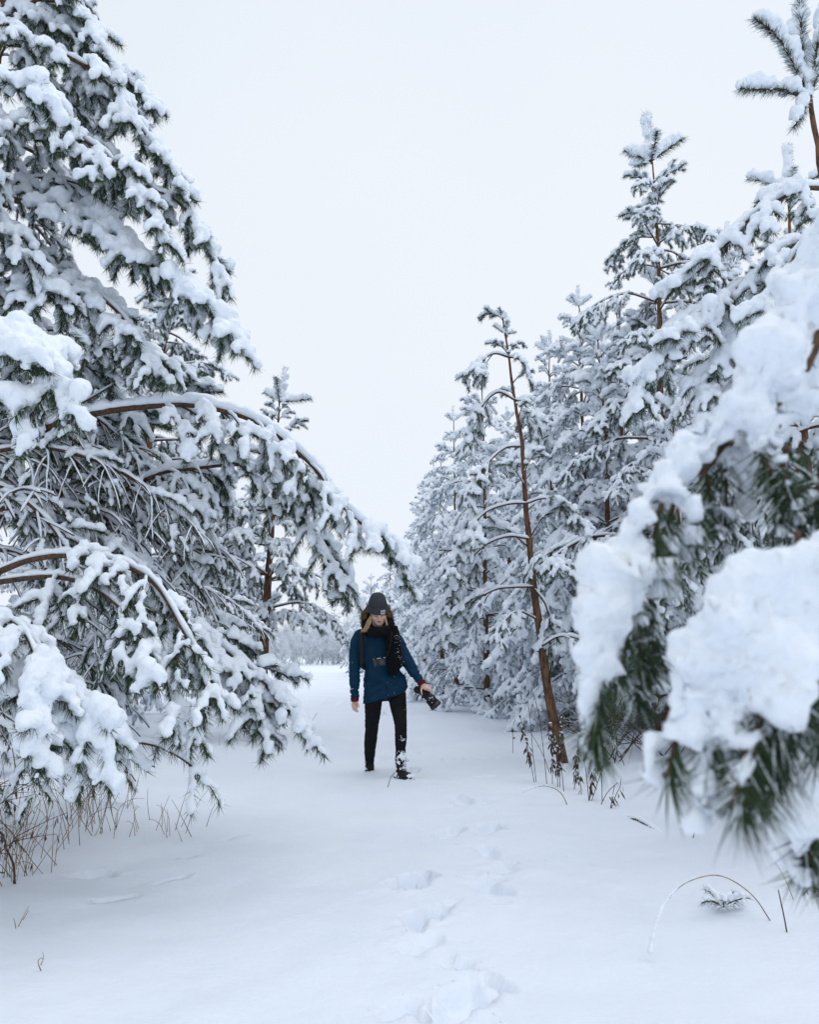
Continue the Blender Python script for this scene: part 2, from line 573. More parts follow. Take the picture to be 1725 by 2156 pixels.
    def joined(self):
        a = Acc()
        w = self.wood
        a.add(np.concatenate(w.V), np.concatenate(w.Q), np.concatenate(w.T), 0)
        V, T, F = self.needle_arrays()
        a.add(V, None, T, F + 1)
        s = self.snow_arrays()
        n0 = a.n
        a.add(np.concatenate(s.V), np.concatenate(s.Q), None, 3)
        if s.T:
            t = np.concatenate(s.T)
            a.T.append(t + n0)
            a.tm.append(np.full(len(t), 3))
        me = a.mesh('snowy_branch', [M['twig'], M['needle'], M['frost'], M['snow']])
        return me

BASE = dict(snow_r=.034, nlen=.064, ndens=1200, nspan=.24, droop=4.6, twig=.55, gap=.10, nw=.0032, voxel=.0116, levels=1, smooth=1)
def par(**k):
    d = dict(BASE); d.update(k); return d

def canon(rng, L, rise, drop, wob=.06):
    """A branch axis from the origin along +X that rises by `rise` and then sags by `drop`."""
    x = np.linspace(0, 1, 7)
    z = rise * np.sin(np.clip(x * 1.7, 0, math.pi / 2)) * L - drop * L * np.clip(x - .25, 0, 1) ** 1.8
    y = np.cumsum(rng.normal(0, wob, 7)) * L * .4 * x
    return np.stack([x * L * (1 - .12 * drop), y, z], 1)

LIB = {}
def lib(kind, count, Lr, rise, drop, r0, p, joined=False, seed=0):
    LIB[kind] = []
    for i in range(count):
        rng = np.random.default_rng(1000 * seed + i)
        L = rng.uniform(*Lr)
        b = Branch(rng, p).grow(canon(rng, L, rng.uniform(*rise), rng.uniform(*drop)), r0 * rng.uniform(.85, 1.15))
        LIB[kind].append((L, (b.joined(),) if joined else b.meshes()))

# near kinds keep wood, needles and snow apart; far kinds are one mesh with wider needles
lib('young', 3, (.45, .6), (.35, .6), (.1, .5), .009, par(twig=.26, gap=.075, s0=.3, levels=0, droop=2.0), seed=1)
lib('mid', 4, (.95, 1.2), (.05, .25), (.5, .9), .014, par(twig=.46), seed=2)
lib('long', 5, (1.6, 2.0), (.05, .2), (.5, .95), .021, par(twig=.62, gap=.095, s0=.28), seed=3)
lib('bare', 3, (1.5, 1.9), (.0, .15), (.6, .95), .016, par(twig=.75, gap=.085, s0=.12, needled=.32, sub0=.2, subl=1.5, subgap=.10, snow_r=.026, line=1.0, wmin=.0045, jit=2.0), seed=4)
FAR = par(frost=.22, nw=.0052, ndens=380, nlen=.056, voxel=.017, snow_r=.043, lump=1.2)
lib('far_young', 3, (.5, .65), (.35, .6), (.1, .5), .010, dict(FAR, twig=.28, gap=.08, s0=.3, levels=0), True, seed=5)
lib('far_mid', 4, (1.0, 1.25), (.0, .2), (.5, .9), .014, dict(FAR, twig=.48, gap=.10), True, seed=6)
lib('far_long', 4, (1.5, 1.9), (.0, .15), (.5, .9), .019, dict(FAR, twig=.62, gap=.11, s0=.25), True, seed=7)

def put_branch(tree, kind, loc, az, rng, length=None, pitch=0.0, roll=0.0):
    L, ms = LIB[kind][rng.integers(len(LIB[kind]))]
    s = (length / L) if length else rng.uniform(.85, 1.15)
    s = float(np.clip(s, .45, 1.6))
    o = link('branch', ms[0], tree, loc, (roll, pitch, az), (s, s * (1 if rng.random() < .5 else -1), s))
    if len(ms) == 3:
        link('needles', ms[1], o)
        link('snow_load', ms[2], o)
    return o

def hero_branch(tree, pix, p, r0, seed, r1=.004):
    """A branch built along points seen in the photograph: (px, py, depth)."""
    W = np.array([U(*q) for q in pix])
    org = W[0].copy()
    b = Branch(np.random.default_rng(seed), p).grow(W - org, r0, r1)
    w, nd, sn = b.meshes()
    o = link('branch', w, tree, tuple(org - np.array(tree.location)))
    link('needles', nd, o)
    link('snow_load', sn, o)
    return o

def trunk_mesh(P, R, k=12, seed=0, snow_side=None):
    P = spline(P, .12)
    u = np.linspace(0, 1, len(P))
    r = R[0] + (R[1] - R[0]) * u ** .85
    a = Acc()
    a.tube(P, r, k)
    V = a.V[0]
    V += np.stack([vnoise(V * 14, seed), vnoise(V * 14, seed + 1), 0 * V[:, 0]], 1) * (.10 * R[0])
    return a.mesh('trunk', [M['bark']]), P, r

def leader_mesh(rng, L, n_side, p, spread=.75):
    """The upright tip of a young pine: a needled candle and a ring of side candles."""
    b = Branch(rng, p)
    P = b.droop(np.zeros(3), np.array([0, 0, 1.0]), L, .03, 0, .5)
    b.wood.tube(P, np.linspace(.009, .004, len(P)), 6)
    b.shoot(P[int(.15 * len(P)):], .85)
    a0 = rng.random() * 6.28
    for i in range(n_side):
        a = a0 + i * 2 * math.pi / n_side + rng.normal(0, .25)
        el = rng.uniform(.15, 1.0)
        d = np.array([math.cos(a) * spread, math.sin(a) * spread, el])
        Q = b.droop(np.array([0, 0, .02]), d, L * rng.uniform(.55, .85), .03, rng.uniform(-.4, 1.2), .6)
        b.wood.tube(Q, np.linspace(.006, .003, len(Q)), 5)
        b.shoot(Q[1:], .95)
    return b
LEADERS = {}
for key, pp in (('near', par(snow_r=.046, ndens=1300, nlen=.068, nw=.0036)), ('far', dict(FAR, snow_r=.050, nlen=.07))):
    LEADERS[key] = []
    for i in range(3):
        b = leader_mesh(np.random.default_rng(70 + i), .42, 4 + i % 2, pp)
        LEADERS[key].append(b.meshes() if key == 'near' else (b.joined(),))

def put_leader(tree, loc, rng, far, scale=1.0, tilt=0.0):
    ms = LEADERS['far' if far else 'near'][rng.integers(3)]
    o = link('leader_shoot', ms[0], tree, loc, (rng.normal(0, .08), tilt, rng.random() * 6.28), scale)
    if len(ms) == 3:
        link('needles', ms[1], o)
        link('snow_load', ms[2], o)

def pine(label, group, base, h, rng, rad=1.6, trunk_r=.06, far=False, path=None, z0=.5, gap=.46, per=(4, 5), pw=.58, top=True, skip=None, bare_below=0.0, lean=(0, 0), cat='pine tree', dens=1.0):
    """A young pine: trunk, whorls of sagging branches, candle at the tip."""
    x, y = base
    t = link('pine_tree', None, None, (x, y, gz(x, y) - .03))
    tag(t, label, cat, group)
    if path is None:
        path = [(0, 0, -.1), (lean[0] * .25, lean[1] * .25, h * .35), (lean[0] * .6 + rng.normal(0, .03), lean[1] * .6, h * .7), (lean[0], lean[1], h)]
    else:
        path = [tuple(np.array(q) - np.array(t.location)) for q in path]
        h = path[-1][2]
    me, P, r = trunk_mesh(path, (trunk_r, .010), 10 if far else 14, int(rng.integers(99)))
    link('trunk', me, t)
    pre = 'far_' if far else ''
    z = z0
    a0 = rng.random() * 6.28
    while z < h - .25:
        u = z / h
        c = np.array([np.interp(z, P[:, 2], P[:, k]) for k in range(2)] + [z])
        n = rng.integers(per[0], per[1] + 1)
        a0 += 1.1
        for i in range(n):
            if rng.random() > dens:
                continue
            a = a0 + i * 2 * math.pi / n + rng.normal(0, .22)
            L = rad * (min(1.0, .75 + u) if u < .25 else (1.04 * (1 - u) ** pw + .06)) * rng.uniform(.6, 1.2)
            if skip and skip(c, a, L):
                continue
            cc = c + np.array([0, 0, rng.normal(0, .05)])
            if L < .72:
                kind, pit = 'young', rng.uniform(-.35, .1)
            elif L < 1.32:
                kind, pit = 'mid', rng.uniform(-.15, .22)
            else:
                kind, pit = 'long', rng.uniform(-.05, .25)
            if not far and u < bare_below:
                kind = 'bare'
            put_branch(t, pre + kind, tuple(cc), a, rng, L, pit, rng.normal(0, .08))
        z += gap * rng.uniform(.85, 1.15) * (1.0 if u < .7 else .8)
    if top:
        put_leader(t, tuple(P[-1]), rng, far, rng.uniform(.9, 1.2))
    return t, P
# ---------------------------------------------------------------- the trees
RNG = np.random.default_rng(11)
g_left, g_right = 'pines on the left of the path', 'pines packed along the right side of the path'

# --- big pine at the left edge
tx = U(5, 20, 4.5)
A = link('pine_tree', None, None, (-2.75, 4.6, gz(-2.75, 4.6) - .03))
tag(A, 'largest snow-laden pine at the left edge with long branches arching over the path', 'pine tree', g_left)
_P = [np.array(q) - np.array(A.location) for q in [(-2.75, 4.6, -.1), (-2.78, 4.62, 1.8), (-2.72, 4.55, 3.6), tuple(tx), tuple(tx + np.array([.03, 0, 1.6]))]]
_me, _TP, _ = trunk_mesh(_P, (.10, .02), 14, 3)
link('trunk', _me, A)
HV = par(snow_r=.035, twig=.42, gap=.085, droop=5.0, ndens=1450, nlen=.068)
hero = [
    ([(8, 5, 4.5), (130, 60, 4.4), (230, 140, 4.4), (300, 200, 4.4), (350, 245, 4.4)], HV, .016),
    ([(8, 40, 4.5), (110, -10, 4.3), (180, 40, 4.3), (215, 95, 4.3)], HV, .014),
    ([(5, 90, 4.5), (120, 110, 4.2), (230, 180, 4.2), (310, 290, 4.2), (372, 372, 4.2)], HV, .018),
    ([(0, 250, 4.5), (100, 265, 4.2), (200, 310, 4.0), (260, 370, 4.0), (330, 480, 4.0), (340, 540, 4.0)], HV, .018),
    ([(40, 240, 4.6), (180, 290, 4.4), (300, 385, 4.3), (380, 430, 4.3), (430, 500, 4.3), (468, 605, 4.3)], HV, .020),
    ([(20, 420, 4.6), (180, 450, 4.3), (290, 540, 4.2), (370, 590, 4.2), (450, 650, 4.2), (522, 738, 4.2)], dict(HV, snow_r=.044, twig=.46), .022),
    ([(0, 560, 4.6), (130, 580, 4.4), (240, 650, 4.3), (300, 740, 4.3), (345, 800, 4.3)], HV, .018),
    # the long arch
    ([(90, 905, 4.7), (160, 880, 4.7), (250, 862, 4.7), (380, 852, 4.7), (470, 865, 4.7), (540, 890, 4.7), (600, 930, 4.7), (665, 990, 4.75), (720, 1065, 4.8), (770, 1110, 4.8), (820, 1145, 4.85), (870, 1198, 4.9)],
     dict(HV, s0=.28, twig=.62, gap=.11, snow_r=.040, droop=5, line=1.6), .026),
    ([(150, 1090, 5.2), (322, 1003, 5.0), (403, 987, 5.0), (524, 979, 5.0), (590, 1010, 5.0), (640, 1090, 5.0), (690, 1180, 5.0), (735, 1255, 5.0)], dict(HV, s0=.3, twig=.6, gap=.10, snow_r=.034, droop=5, line=1.5), .020),
    # heavy lower branch
    ([(-40, 1220, 4.2), (60, 1180, 4.0), (150, 1170, 3.9), (240, 1185, 3.8), (320, 1225, 3.75), (380, 1320, 3.7), (430, 1430, 3.7), (425, 1530, 3.7)], dict(HV, s0=.35, twig=.50, gap=.13, snow_r=.030, wmin=.004, droop=5), .020),
    ([(-40, 1230, 4.2), (120, 1215, 3.9), (230, 1260, 3.7), (300, 1350, 3.6), (360, 1460, 3.6), (380, 1570, 3.6)], dict(HV, s0=.35, twig=.46, gap=.14, snow_r=.030, wmin=.004, droop=5), .018),
    # low branch whose twigs fan towards the path
    ([(200, 1240, 4.8), (340, 1280, 4.7), (420, 1330, 4.7), (500, 1390, 4.7), (570, 1450, 4.7), (620, 1500, 4.7), (650, 1540, 4.7)], dict(HV, s0=.2, twig=.5, gap=.075, snow_r=.036, droop=3.5, line=1.5), .018),
    ([(240, 1290, 4.9), (360, 1330, 4.8), (440, 1400, 4.75), (520, 1480, 4.7), (560, 1540, 4.7), (590, 1575, 4.7)], dict(HV, s0=.25, twig=.45, gap=.085, snow_r=.034, droop=3.5, line=1.5), .014),
    # lowest ones
    ([(60, 1500, 4.3), (200, 1555, 4.0), (270, 1560, 3.9), (340, 1575, 3.9), (400, 1610, 3.9), (425, 1640, 3.9)], dict(HV, s0=.35, twig=.34, gap=.16, snow_r=.024, ndens=500, droop=5), .010),
    ([(-30, 1290, 3.5), (40, 1320, 3.3), (80, 1400, 3.2), (100, 1500, 3.2), (95, 1600, 3.2)], dict(HV, twig=.34, snow_r=.045, droop=4), .012),
    ([(-30, 1420, 3.6), (70, 1430, 3.4), (170, 1490, 3.3), (205, 1580, 3.3), (190, 1640, 3.3)], dict(HV, twig=.3, snow_r=.045, droop=4), .012),
    # near, high on the left
    ([(-60, 690, 3.1), (10, 690, 3.0), (70, 740, 2.9), (110, 800, 2.9), (60, 880, 2.9), (40, 960, 2.9)], dict(HV, twig=.26, snow_r=.046, droop=4), .014),
    ([(-40, 190, 3.6), (20, 180, 3.5), (80, 200, 3.4), (110, 240, 3.4)], dict(HV, twig=.28, snow_r=.046), .012),
    ([(0, 700, 4.9), (170, 700, 4.8), (300, 745, 4.8), (370, 780, 4.8)], dict(HV, twig=.4), .014),
    ([(60, 900, 4.8), (170, 850, 4.9), (260, 800, 4.9), (350, 775, 4.9), (385, 770, 4.9)], dict(HV, s0=.7, twig=.2, snow_r=.03), .007),
    ([(150, 950, 5.4), (300, 880, 5.3), (400, 830, 5.2), (470, 825, 5.2)], dict(HV, twig=.3, droop=1.5), .012),
]
for i, (pix, p, r0) in enumerate(hero):
    hero_branch(A, pix, p, r0, 500 + i)
WEB = par(snow_r=.026, twig=.62, gap=.095, s0=.12, needled=.30, sub0=.2, subl=1.4, subgap=.11, wmin=.0045, droop=2.2, jit=2.0, ang=(18, 45), line=1.0)
for i, (sx_, sy_, ex_, ey_, d_) in enumerate([(-60, 930, 330, 1130, 5.0), (-40, 1000, 360, 1250, 4.9), (20, 960, 420, 1230, 5.2), (-60, 1080, 300, 1330, 4.8), (60, 1040, 480, 1330, 5.3), (-40, 1150, 250, 1420, 4.8), (100, 920, 400, 1050, 5.3), (-80, 860, 250, 1010, 4.9),
                                              (-50, 1290, 260, 1500, 4.9), (-60, 1360, 200, 1560, 4.7), (-60, 1440, 230, 1600, 4.7), (-70, 1010, 180, 1240, 4.5), (120, 1000, 500, 1200, 5.4)]):
    hero_branch(A, [(sx_, sy_, d_), (sx_ + (ex_ - sx_) * .35, sy_ + (ey_ - sy_) * .10, d_ - .05), (sx_ + (ex_ - sx_) * .7, sy_ + (ey_ - sy_) * .42, d_ - .1), (ex_, ey_, d_ - .1)], WEB, .016, 560 + i)
az_path = lambda a: abs(math.atan2(math.sin(a), math.cos(a)))
for z in np.arange(.9, 7.0, .42):                          # the rest of its crown
    c = np.array([np.interp(z, _TP[:, 2], _TP[:, k]) for k in range(2)] + [z])
    n = 5 if z < 3 else 6
    a0 = RNG.random() * 6.28
    for i in range(n):
        a = a0 + i * 2 * math.pi / n + RNG.normal(0, .25)
        away = az_path(a)                                  # 0 = towards the path
        Lmax = (1.75 if z < 3.2 else max(.6, 1.75 - .30 * (z - 3.2))) if away > 1.0 else (1.5 if z < 3.0 else max(.5, 1.25 - .22 * (z - 3.0)))
        L = Lmax * RNG.uniform(.75, 1.08)
        kind = 'bare' if (z < 2.7 and RNG.random() < .8) else ('long' if L > 1.3 else 'mid')
        if z < 2.6 and abs(math.atan2(math.sin(a + 1.2), math.cos(a + 1.2))) < 1.0:
            if RNG.random() < .45: continue
            kind = 'bare'
        put_branch(A, kind, tuple(c), a, RNG, L, RNG.uniform(-.1, .25), RNG.normal(0, .1))

# --- further pines on the left
pine('pine with a dark leaning trunk under the big left pine, behind its hanging branches', g_left, (-3.5, 9.8), 6.0, RNG, 1.9, .095, z0=1.1, bare_below=.35, lean=(.35, .3), per=(5, 6))
L3 = pine('slim pine with a bare brown trunk and a star-shaped tip, left of the walker', g_left, (-2.22, 12.0), 5.3, RNG, 1.5, .10, z0=1.75, per=(4, 6), dens=.9,
     path=[(-2.22, 12, -.1), tuple(U(553, 1400, 12)), tuple(U(566, 1200, 12)), tuple(U(583, 960, 12)), tuple(U(588, 845, 12))], top=False)
put_leader(L3[0], tuple(U(588, 850, 12) - np.array(L3[0].location)), RNG, False, 1.4)
for x, y, h, r in [(-5.4, 7.2, 6.4, 1.9), (-5.2, 12.5, 6.2, 1.8), (-7.2, 10, 7.0, 2.0), (-4.3, 15.0, 5.6, 1.4), (-6.6, 16, 6.5, 1.8), (-8.5, 14, 7, 2), (-4.9, 19.5, 5.2, 1.5), (-3.5, 17.5, 5.0, 1.0), (-6.2, 24, 5.5, 1.5), (-9, 20, 6.5, 1.8), (-7.5, 30, 5.5, 1.5)]:
    pine('dense snow-covered pine in the left thicket behind the big left pine', 'pines of the left thicket', (x, y), h, RNG, r, .07, far=True, z0=1.7 if x > -5 else .6)

# --- right side
PR = par(snow_r=.036, ndens=1100, twig=.45, gap=.085, droop=4.0, line=1.4)
b1 = G(1190, 1607)
R1, _ = pine('thin bent pine leaning left over the path, its bare brown trunk bowed', g_right, (b1[0], b1[1]), 5, RNG, 1.0, .062, z0=1.5, per=(2, 4), dens=.75,
     path=[tuple(b1 - np.array([0, 0, .1]))] + [tuple(U(px, py, b1[1] - .02 * i)) for i, (px, py) in enumerate([(1170, 1530), (1152, 1440), (1140, 1347), (1125, 1238), (1114, 1129), (1107, 1054), (1099, 928), (1084, 840), (1071, 748), (1064, 700)])], top=False)
d1 = b1[1] - .2
put_leader(R1, tuple(U(1064, 705, d1) - np.array(R1.location)), np.random.default_rng(3), False, .55)
for i, pix in enumerate([[(1124, 1236), (1080, 1237), (1040, 1243), (985, 1275), (950, 1310), (935, 1365)], [(1109, 1060), (1070, 1062), (1025, 1078), (990, 1115), (955, 1170), (930, 1230)],
                         [(1115, 1135), (1070, 1130), (1020, 1150), (975, 1200), (940, 1270), (925, 1300)], [(1097, 940), (1062, 945), (1020, 985), (995, 1030), (980, 1060)],
                         [(1084, 842), (1050, 826), (1020, 850), (1000, 890), (985, 935)], [(1071, 752), (1040, 745), (1010, 765), (995, 790)], [(1084, 842), (1105, 850), (1112, 880), (1118, 915)],
                         [(1071, 752), (1090, 755), (1105, 770), (1112, 790)], [(1125, 1240), (1150, 1275), (1160, 1330), (1155, 1380)], [(1142, 1360), (1180, 1340), (1230, 1350), (1270, 1390)],
                         [(1109, 1060), (1150, 1050), (1200, 1075), (1235, 1120)], [(1062, 690), (1058, 665), (1052, 648)]]):
    hero_branch(R1, [(px, py, d1 - .04 * k * (1 if i % 2 else -1)) for k, (px, py) in enumerate(pix)], dict(PR, s0=.35), .012, 600 + i)
b2 = (3.35, 11.0)
R2, _ = pine('tallest pine right of the path, its tip standing free against the sky', g_right, b2, 8, RNG, 1.85, .10, z0=.8, pw=.45, gap=.54, per=(3, 5),
     path=[(b2[0], b2[1], -.1), tuple(U(1388, 1200, 11)), tuple(U(1390, 800, 11)), tuple(U(1388, 560, 11)), tuple(U(1378, 380, 11)), tuple(U(1372, 330, 11))], top=False)
put_leader(R2, tuple(U(1373, 345, 11) - np.array(R2.location)), np.random.default_rng(8), False, 1.9)
pine('pine standing close behind the tallest right-hand pine, trunk beside its trunk', g_right, (3.75, 11.5), 6.6, RNG, 1.5, .075, z0=1, per=(4, 5), far=True)
pine('second pine crowding the tallest right-hand pine, lower top on its left', g_right, (2.95, 11.9), 5.9, RNG, 1.5, .07, z0=.8, per=(4, 5), far=True)

k7 = U(1662, 520, 7.2)
K7, _ = pine('slim pine top between the tallest pine and the right edge, frosted candle on bare stem', g_right, (k7[0], 7.2), 5, RNG, 1.2, .06, z0=1.2, per=(3, 5), dens=.8,
             path=[(k7[0], 7.2, -.1), (k7[0], 7.2, 1.8), tuple(U(1668, 620, 7.2)), tuple(U(1664, 480, 7.2)), tuple(U(1660, 400, 7.2))], top=False)
put_leader(K7, tuple(U(1660, 405, 7.2) - np.array(K7.location)), np.random.default_rng(5), False, 1.15)
t3 = U(1722, 300, 4.6)
R3 = link('pine_tree', None, None, (t3[0] + .05, 4.6, gz(t3[0], 4.6) - .03))
tag(R3, 'pine at the right edge with bristling candle shoots at the top right corner', 'pine tree', g_right)
_P = [np.array(q) - np.array(R3.location) for q in [(t3[0] + .05, 4.6, -.1), tuple(t3 + np.array([.06, 0, -1.5])), tuple(t3), tuple(U(1706, 205, 4.6)), tuple(U(1700, 160, 4.6))]]
_me, _T3, _ = trunk_mesh(_P, (.075, .012), 14, 5)
link('trunk', _me, R3)
CAND = par(levels=0, tipfrac=.97, twig=.05, gap=9, s0=.99, snow_r=.043, nspan=.9, ndens=1700, nlen=.075, nw=.0038, keep=.8, frost=.30)
for i, pix in enumerate([[(1705, 205), (1670, 130), (1640, 80), (1590, 38)], [(1704, 208), (1650, 190), (1600, 188), (1560, 186)], [(1700, 170), (1690, 90), (1684, 0), (1678, -80)], [(1703, 205), (1690, 235), (1672, 268)], [(1708, 200), (1730, 120), (1745, 40), (1770, -20)], [(1704, 190), (1715, 150), (1722, 100), (1735, 60)]]):
    hero_branch(R3, [(px, py, 4.6 - .05 * k) for k, (px, py) in enumerate(pix)], CAND, .012, 640 + i, .007)
RB = par(snow_r=.040, twig=.36, gap=.11, droop=5, line=1.6)
for i, (pix, r0) in enumerate([([(1735, 396, 4.6), (1690, 398, 4.4), (1640, 422, 4.3), (1570, 470, 4.3), (1500, 545, 4.3), (1445, 590, 4.3), (1410, 612, 4.3)], .018),
                               ([(1735, 600, 4.6), (1640, 597, 4.4), (1565, 600, 4.3), (1540, 640, 4.3), (1520, 720, 4.3), (1490, 800, 4.3), (1470, 880, 4.3)], .016),
                               ([(1640, 597, 4.4), (1560, 605, 4.3), (1480, 660, 4.25), (1420, 730, 4.2), (1360, 810, 4.2), (1322, 888, 4.2)], .014),
                               ([(1740, 500, 4.2), (1690, 520, 4.0), (1650, 580, 4.0), (1620, 660, 4.0), (1600, 730, 4.0)], .014),
                               ([(1740, 700, 4.6), (1650, 720, 4.4), (1570, 790, 4.3), (1500, 880, 4.3), (1440, 960, 4.3)], .016)]):
    hero_branch(R3, pix, RB, r0, 660 + i)
for z in np.arange(.8, 3.6, .4):
    c = np.array([np.interp(z, _T3[:, 2], _T3[:, k]) for k in range(2)] + [z])
    a0 = RNG.random() * 6.28
    for i in range(5):
        a = a0 + i * 1.2566 + RNG.normal(0, .2)
        if abs(math.atan2(math.sin(a - math.pi * 1.25), math.cos(a - math.pi * 1.25))) < 1.0:
            continue
        put_branch(R3, 'long' if z < 2.4 else 'mid', tuple(c), a, RNG, RNG.uniform(1.0, 1.5), RNG.uniform(0, .25), RNG.normal(0, .1))

# --- out-of-focus pine right in front of the lens
R4 = link('pine_tree', None, None, (1.55, 1.0, gz(1.55, 1.0) - .03))
tag(R4, 'nearest pine, blurred, its heavy snow-loaded boughs hanging in from the right', 'pine tree', g_right)
_me, _T4, _ = trunk_mesh([(0, 0, -.1), (.02, 0, 1.2), (.0, .02, 2.6), (.03, 0, 3.6)], (.06, .012), 14, 9)
link('trunk', _me, R4)
NB = par(snow_r=.018, levels=0, nspan=.2, ndens=2600, nlen=.058, nw=.0024, voxel=.0072, smooth=2, lump=1.9, frost=.07, swell=.016)
def bough(heaps, tufts, axes, seed):
    org = U(*axes[0][0])
    b = Branch(np.random.default_rng(seed), NB)
    for ax in axes:
        P = spline([U(*q) - org for q in ax], .02)
        b.wood.tube(P, np.linspace(.007, .0035, len(P)), 7)
    for pts, ra, rb in heaps:
        d = pts[0][2] / FPX
        b.heap([U(*q) - org for q in pts], ra * d * .86, rb * d * .82)
    for pts, am in tufts:
        P = spline([U(*q) - org for q in pts], .02)
        b.wood.tube(P, np.linspace(.0035, .002, len(P)), 5)
        b.shoot(P, am)
    w, nd, sn = b.meshes()
    o = link('branch', w, R4, tuple(org - np.array(R4.location)))
    link('needles', nd, o)
    link('snow_load', sn, o)
bough([([(1990, 330, .98), (1840, 440, .97), (1740, 560, .96), (1660, 680, .95), (1600, 790, .94), (1555, 870, .94)], 112, 62), ([(1900, 640, .99), (1760, 700, .97), (1680, 790, .96), (1620, 890, .95)], 95, 70), ([(1860, 800, .99), (1740, 830, .96), (1690, 880, .95)], 85, 50), ([(1640, 860, .93), (1600, 930, .93), (1575, 960, .93)], 50, 30),
       ([(1545, 880, .95), (1460, 950, .95), (1395, 1015, .94), (1345, 1100, .93), (1315, 1190, .93)], 50, 44), ([(1400, 1010, .92), (1440, 1045, .92), (1450, 1085, .92)], 36, 16), ([(1365, 1080, .92), (1345, 1140, .92), (1350, 1190, .92)], 34, 18),
       ([(1315, 1180, .93), (1268, 1275, .92), (1240, 1370, .92), (1232, 1460, .92), (1222, 1560, .92)], 46, 22), ([(1290, 1250, .91), (1300, 1320, .91), (1275, 1400, .91), (1260, 1450, .91)], 30, 16), ([(1600, 930, 1.0), (1585, 1000, 1.0), (1580, 1100, 1.0)], 42, 26)],
      [([(1600, 930, .95), (1615, 980, .94), (1640, 1040, .94), (1650, 1120, .94)], .25), ([(1690, 930, .97), (1680, 990, .96), (1690, 1050, .96), (1685, 1140, .96)], .3), ([(1660, 940, .93), (1650, 990, .92), (1670, 1060, .92)], .2), ([(1735, 930, .95), (1730, 990, .95), (1715, 1080, .95)], .2),
       ([(1420, 1060, .95), (1405, 1120, .95), (1410, 1190, .95), (1400, 1235, .95)], .2), ([(1395, 1060, .93), (1380, 1120, .93), (1385, 1200, .93)], .25), ([(1470, 1050, .97), (1460, 1110, .97), (1450, 1170, .97)], .25), ([(1520, 930, 1.0), (1530, 1020, 1.0), (1520, 1110, 1.0)], .2), ([(1480, 960, 1.0), (1500, 1060, 1.0), (1505, 1130, 1.0)], .1),
       ([(1330, 1220, .95), (1345, 1300, .95), (1350, 1390, .95), (1340, 1480, .95)], .2), ([(1370, 1260, .97), (1375, 1340, .97), (1365, 1420, .97)], .2), ([(1310, 1270, .93), (1320, 1350, .93), (1305, 1430, .93)], .2), ([(1290, 1390, .92), (1270, 1470, .92), (1255, 1530, .92), (1250, 1590, .92)], .25), ([(1270, 1420, .91), (1258, 1500, .91), (1240, 1560, .91)], .15)],
      [[(1990, 380, 1.0), (1800, 500, .99), (1700, 620, .97), (1610, 780, .96), (1540, 880, .96), (1440, 960, .96), (1360, 1080, .95), (1310, 1200, .94), (1265, 1320, .93), (1255, 1450, .93)], [(1640, 800, .96), (1640, 900, .95)], [(1560, 880, .98), (1480, 1000, .98)], [(1730, 700, .93), (1700, 780, .92)], [(1470, 960, 1.0), (1560, 930, 1.0)]], 701)
bough([([(1900, 1120, .82), (1760, 1170, .80), (1640, 1215, .78), (1550, 1280, .77), (1480, 1370, .77), (1435, 1460, .77), (1415, 1540, .77)], 78, 50), ([(1860, 1260, .80), (1720, 1300, .78), (1620, 1330, .76), (1540, 1400, .76), (1490, 1480, .76)], 92, 50), ([(1700, 1370, .76), (1620, 1420, .75), (1580, 1480, .75)], 62, 34), ([(1560, 1480, .76), (1545, 1540, .76), (1580, 1570, .76)], 36, 26),
       ([(1480, 1480, .77), (1478, 1580, .77), (1470, 1680, .77), (1475, 1745, .77)], 36, 16), ([(1530, 1590, .78), (1515, 1680, .78), (1510, 1740, .78)], 26, 12), ([(1400, 1530, .80), (1375, 1600, .80), (1365, 1650, .80)], 30, 18), ([(1640, 1420, .74), (1680, 1440, .74), (1650, 1500, .74)], 30, 24)],
      [([(1690, 1400, .77), (1680, 1470, .76), (1660, 1540, .76), (1640, 1600, .76)], .15), ([(1720, 1380, .80), (1710, 1460, .79), (1690, 1550, .79)], .15), ([(1650, 1470, .75), (1630, 1540, .75), (1620, 1620, .75)], .15), ([(1600, 1500, .75), (1590, 1580, .74), (1575, 1650, .74), (1560, 1715, .74)], .15), ([(1620, 1540, .76), (1610, 1610, .76), (1600, 1680, .76)], .1), ([(1570, 1560, .74), (1560, 1640, .74), (1545, 1700, .74)], .15),
       ([(1500, 1500, .78), (1500, 1570, .78), (1490, 1620, .78)], .2), ([(1425, 1560, .79), (1415, 1600, .79), (1405, 1645, .79)], .2), ([(1740, 1440, .82), (1730, 1520, .82), (1720, 1600, .82)], .15), ([(1640, 1350, .78), (1560, 1450, .77), (1530, 1530, .77)], .2)],
      [[(1900, 1150, .84), (1740, 1190, .81), (1620, 1260, .79), (1530, 1350, .78), (1460, 1460, .78), (1420, 1560, .78)], [(1860, 1260, .82), (1720, 1330, .79), (1640, 1430, .77), (1590, 1550, .76)], [(1725, 1230, .79), (1690, 1180, .79), (1680, 1120, .8)]], 702)
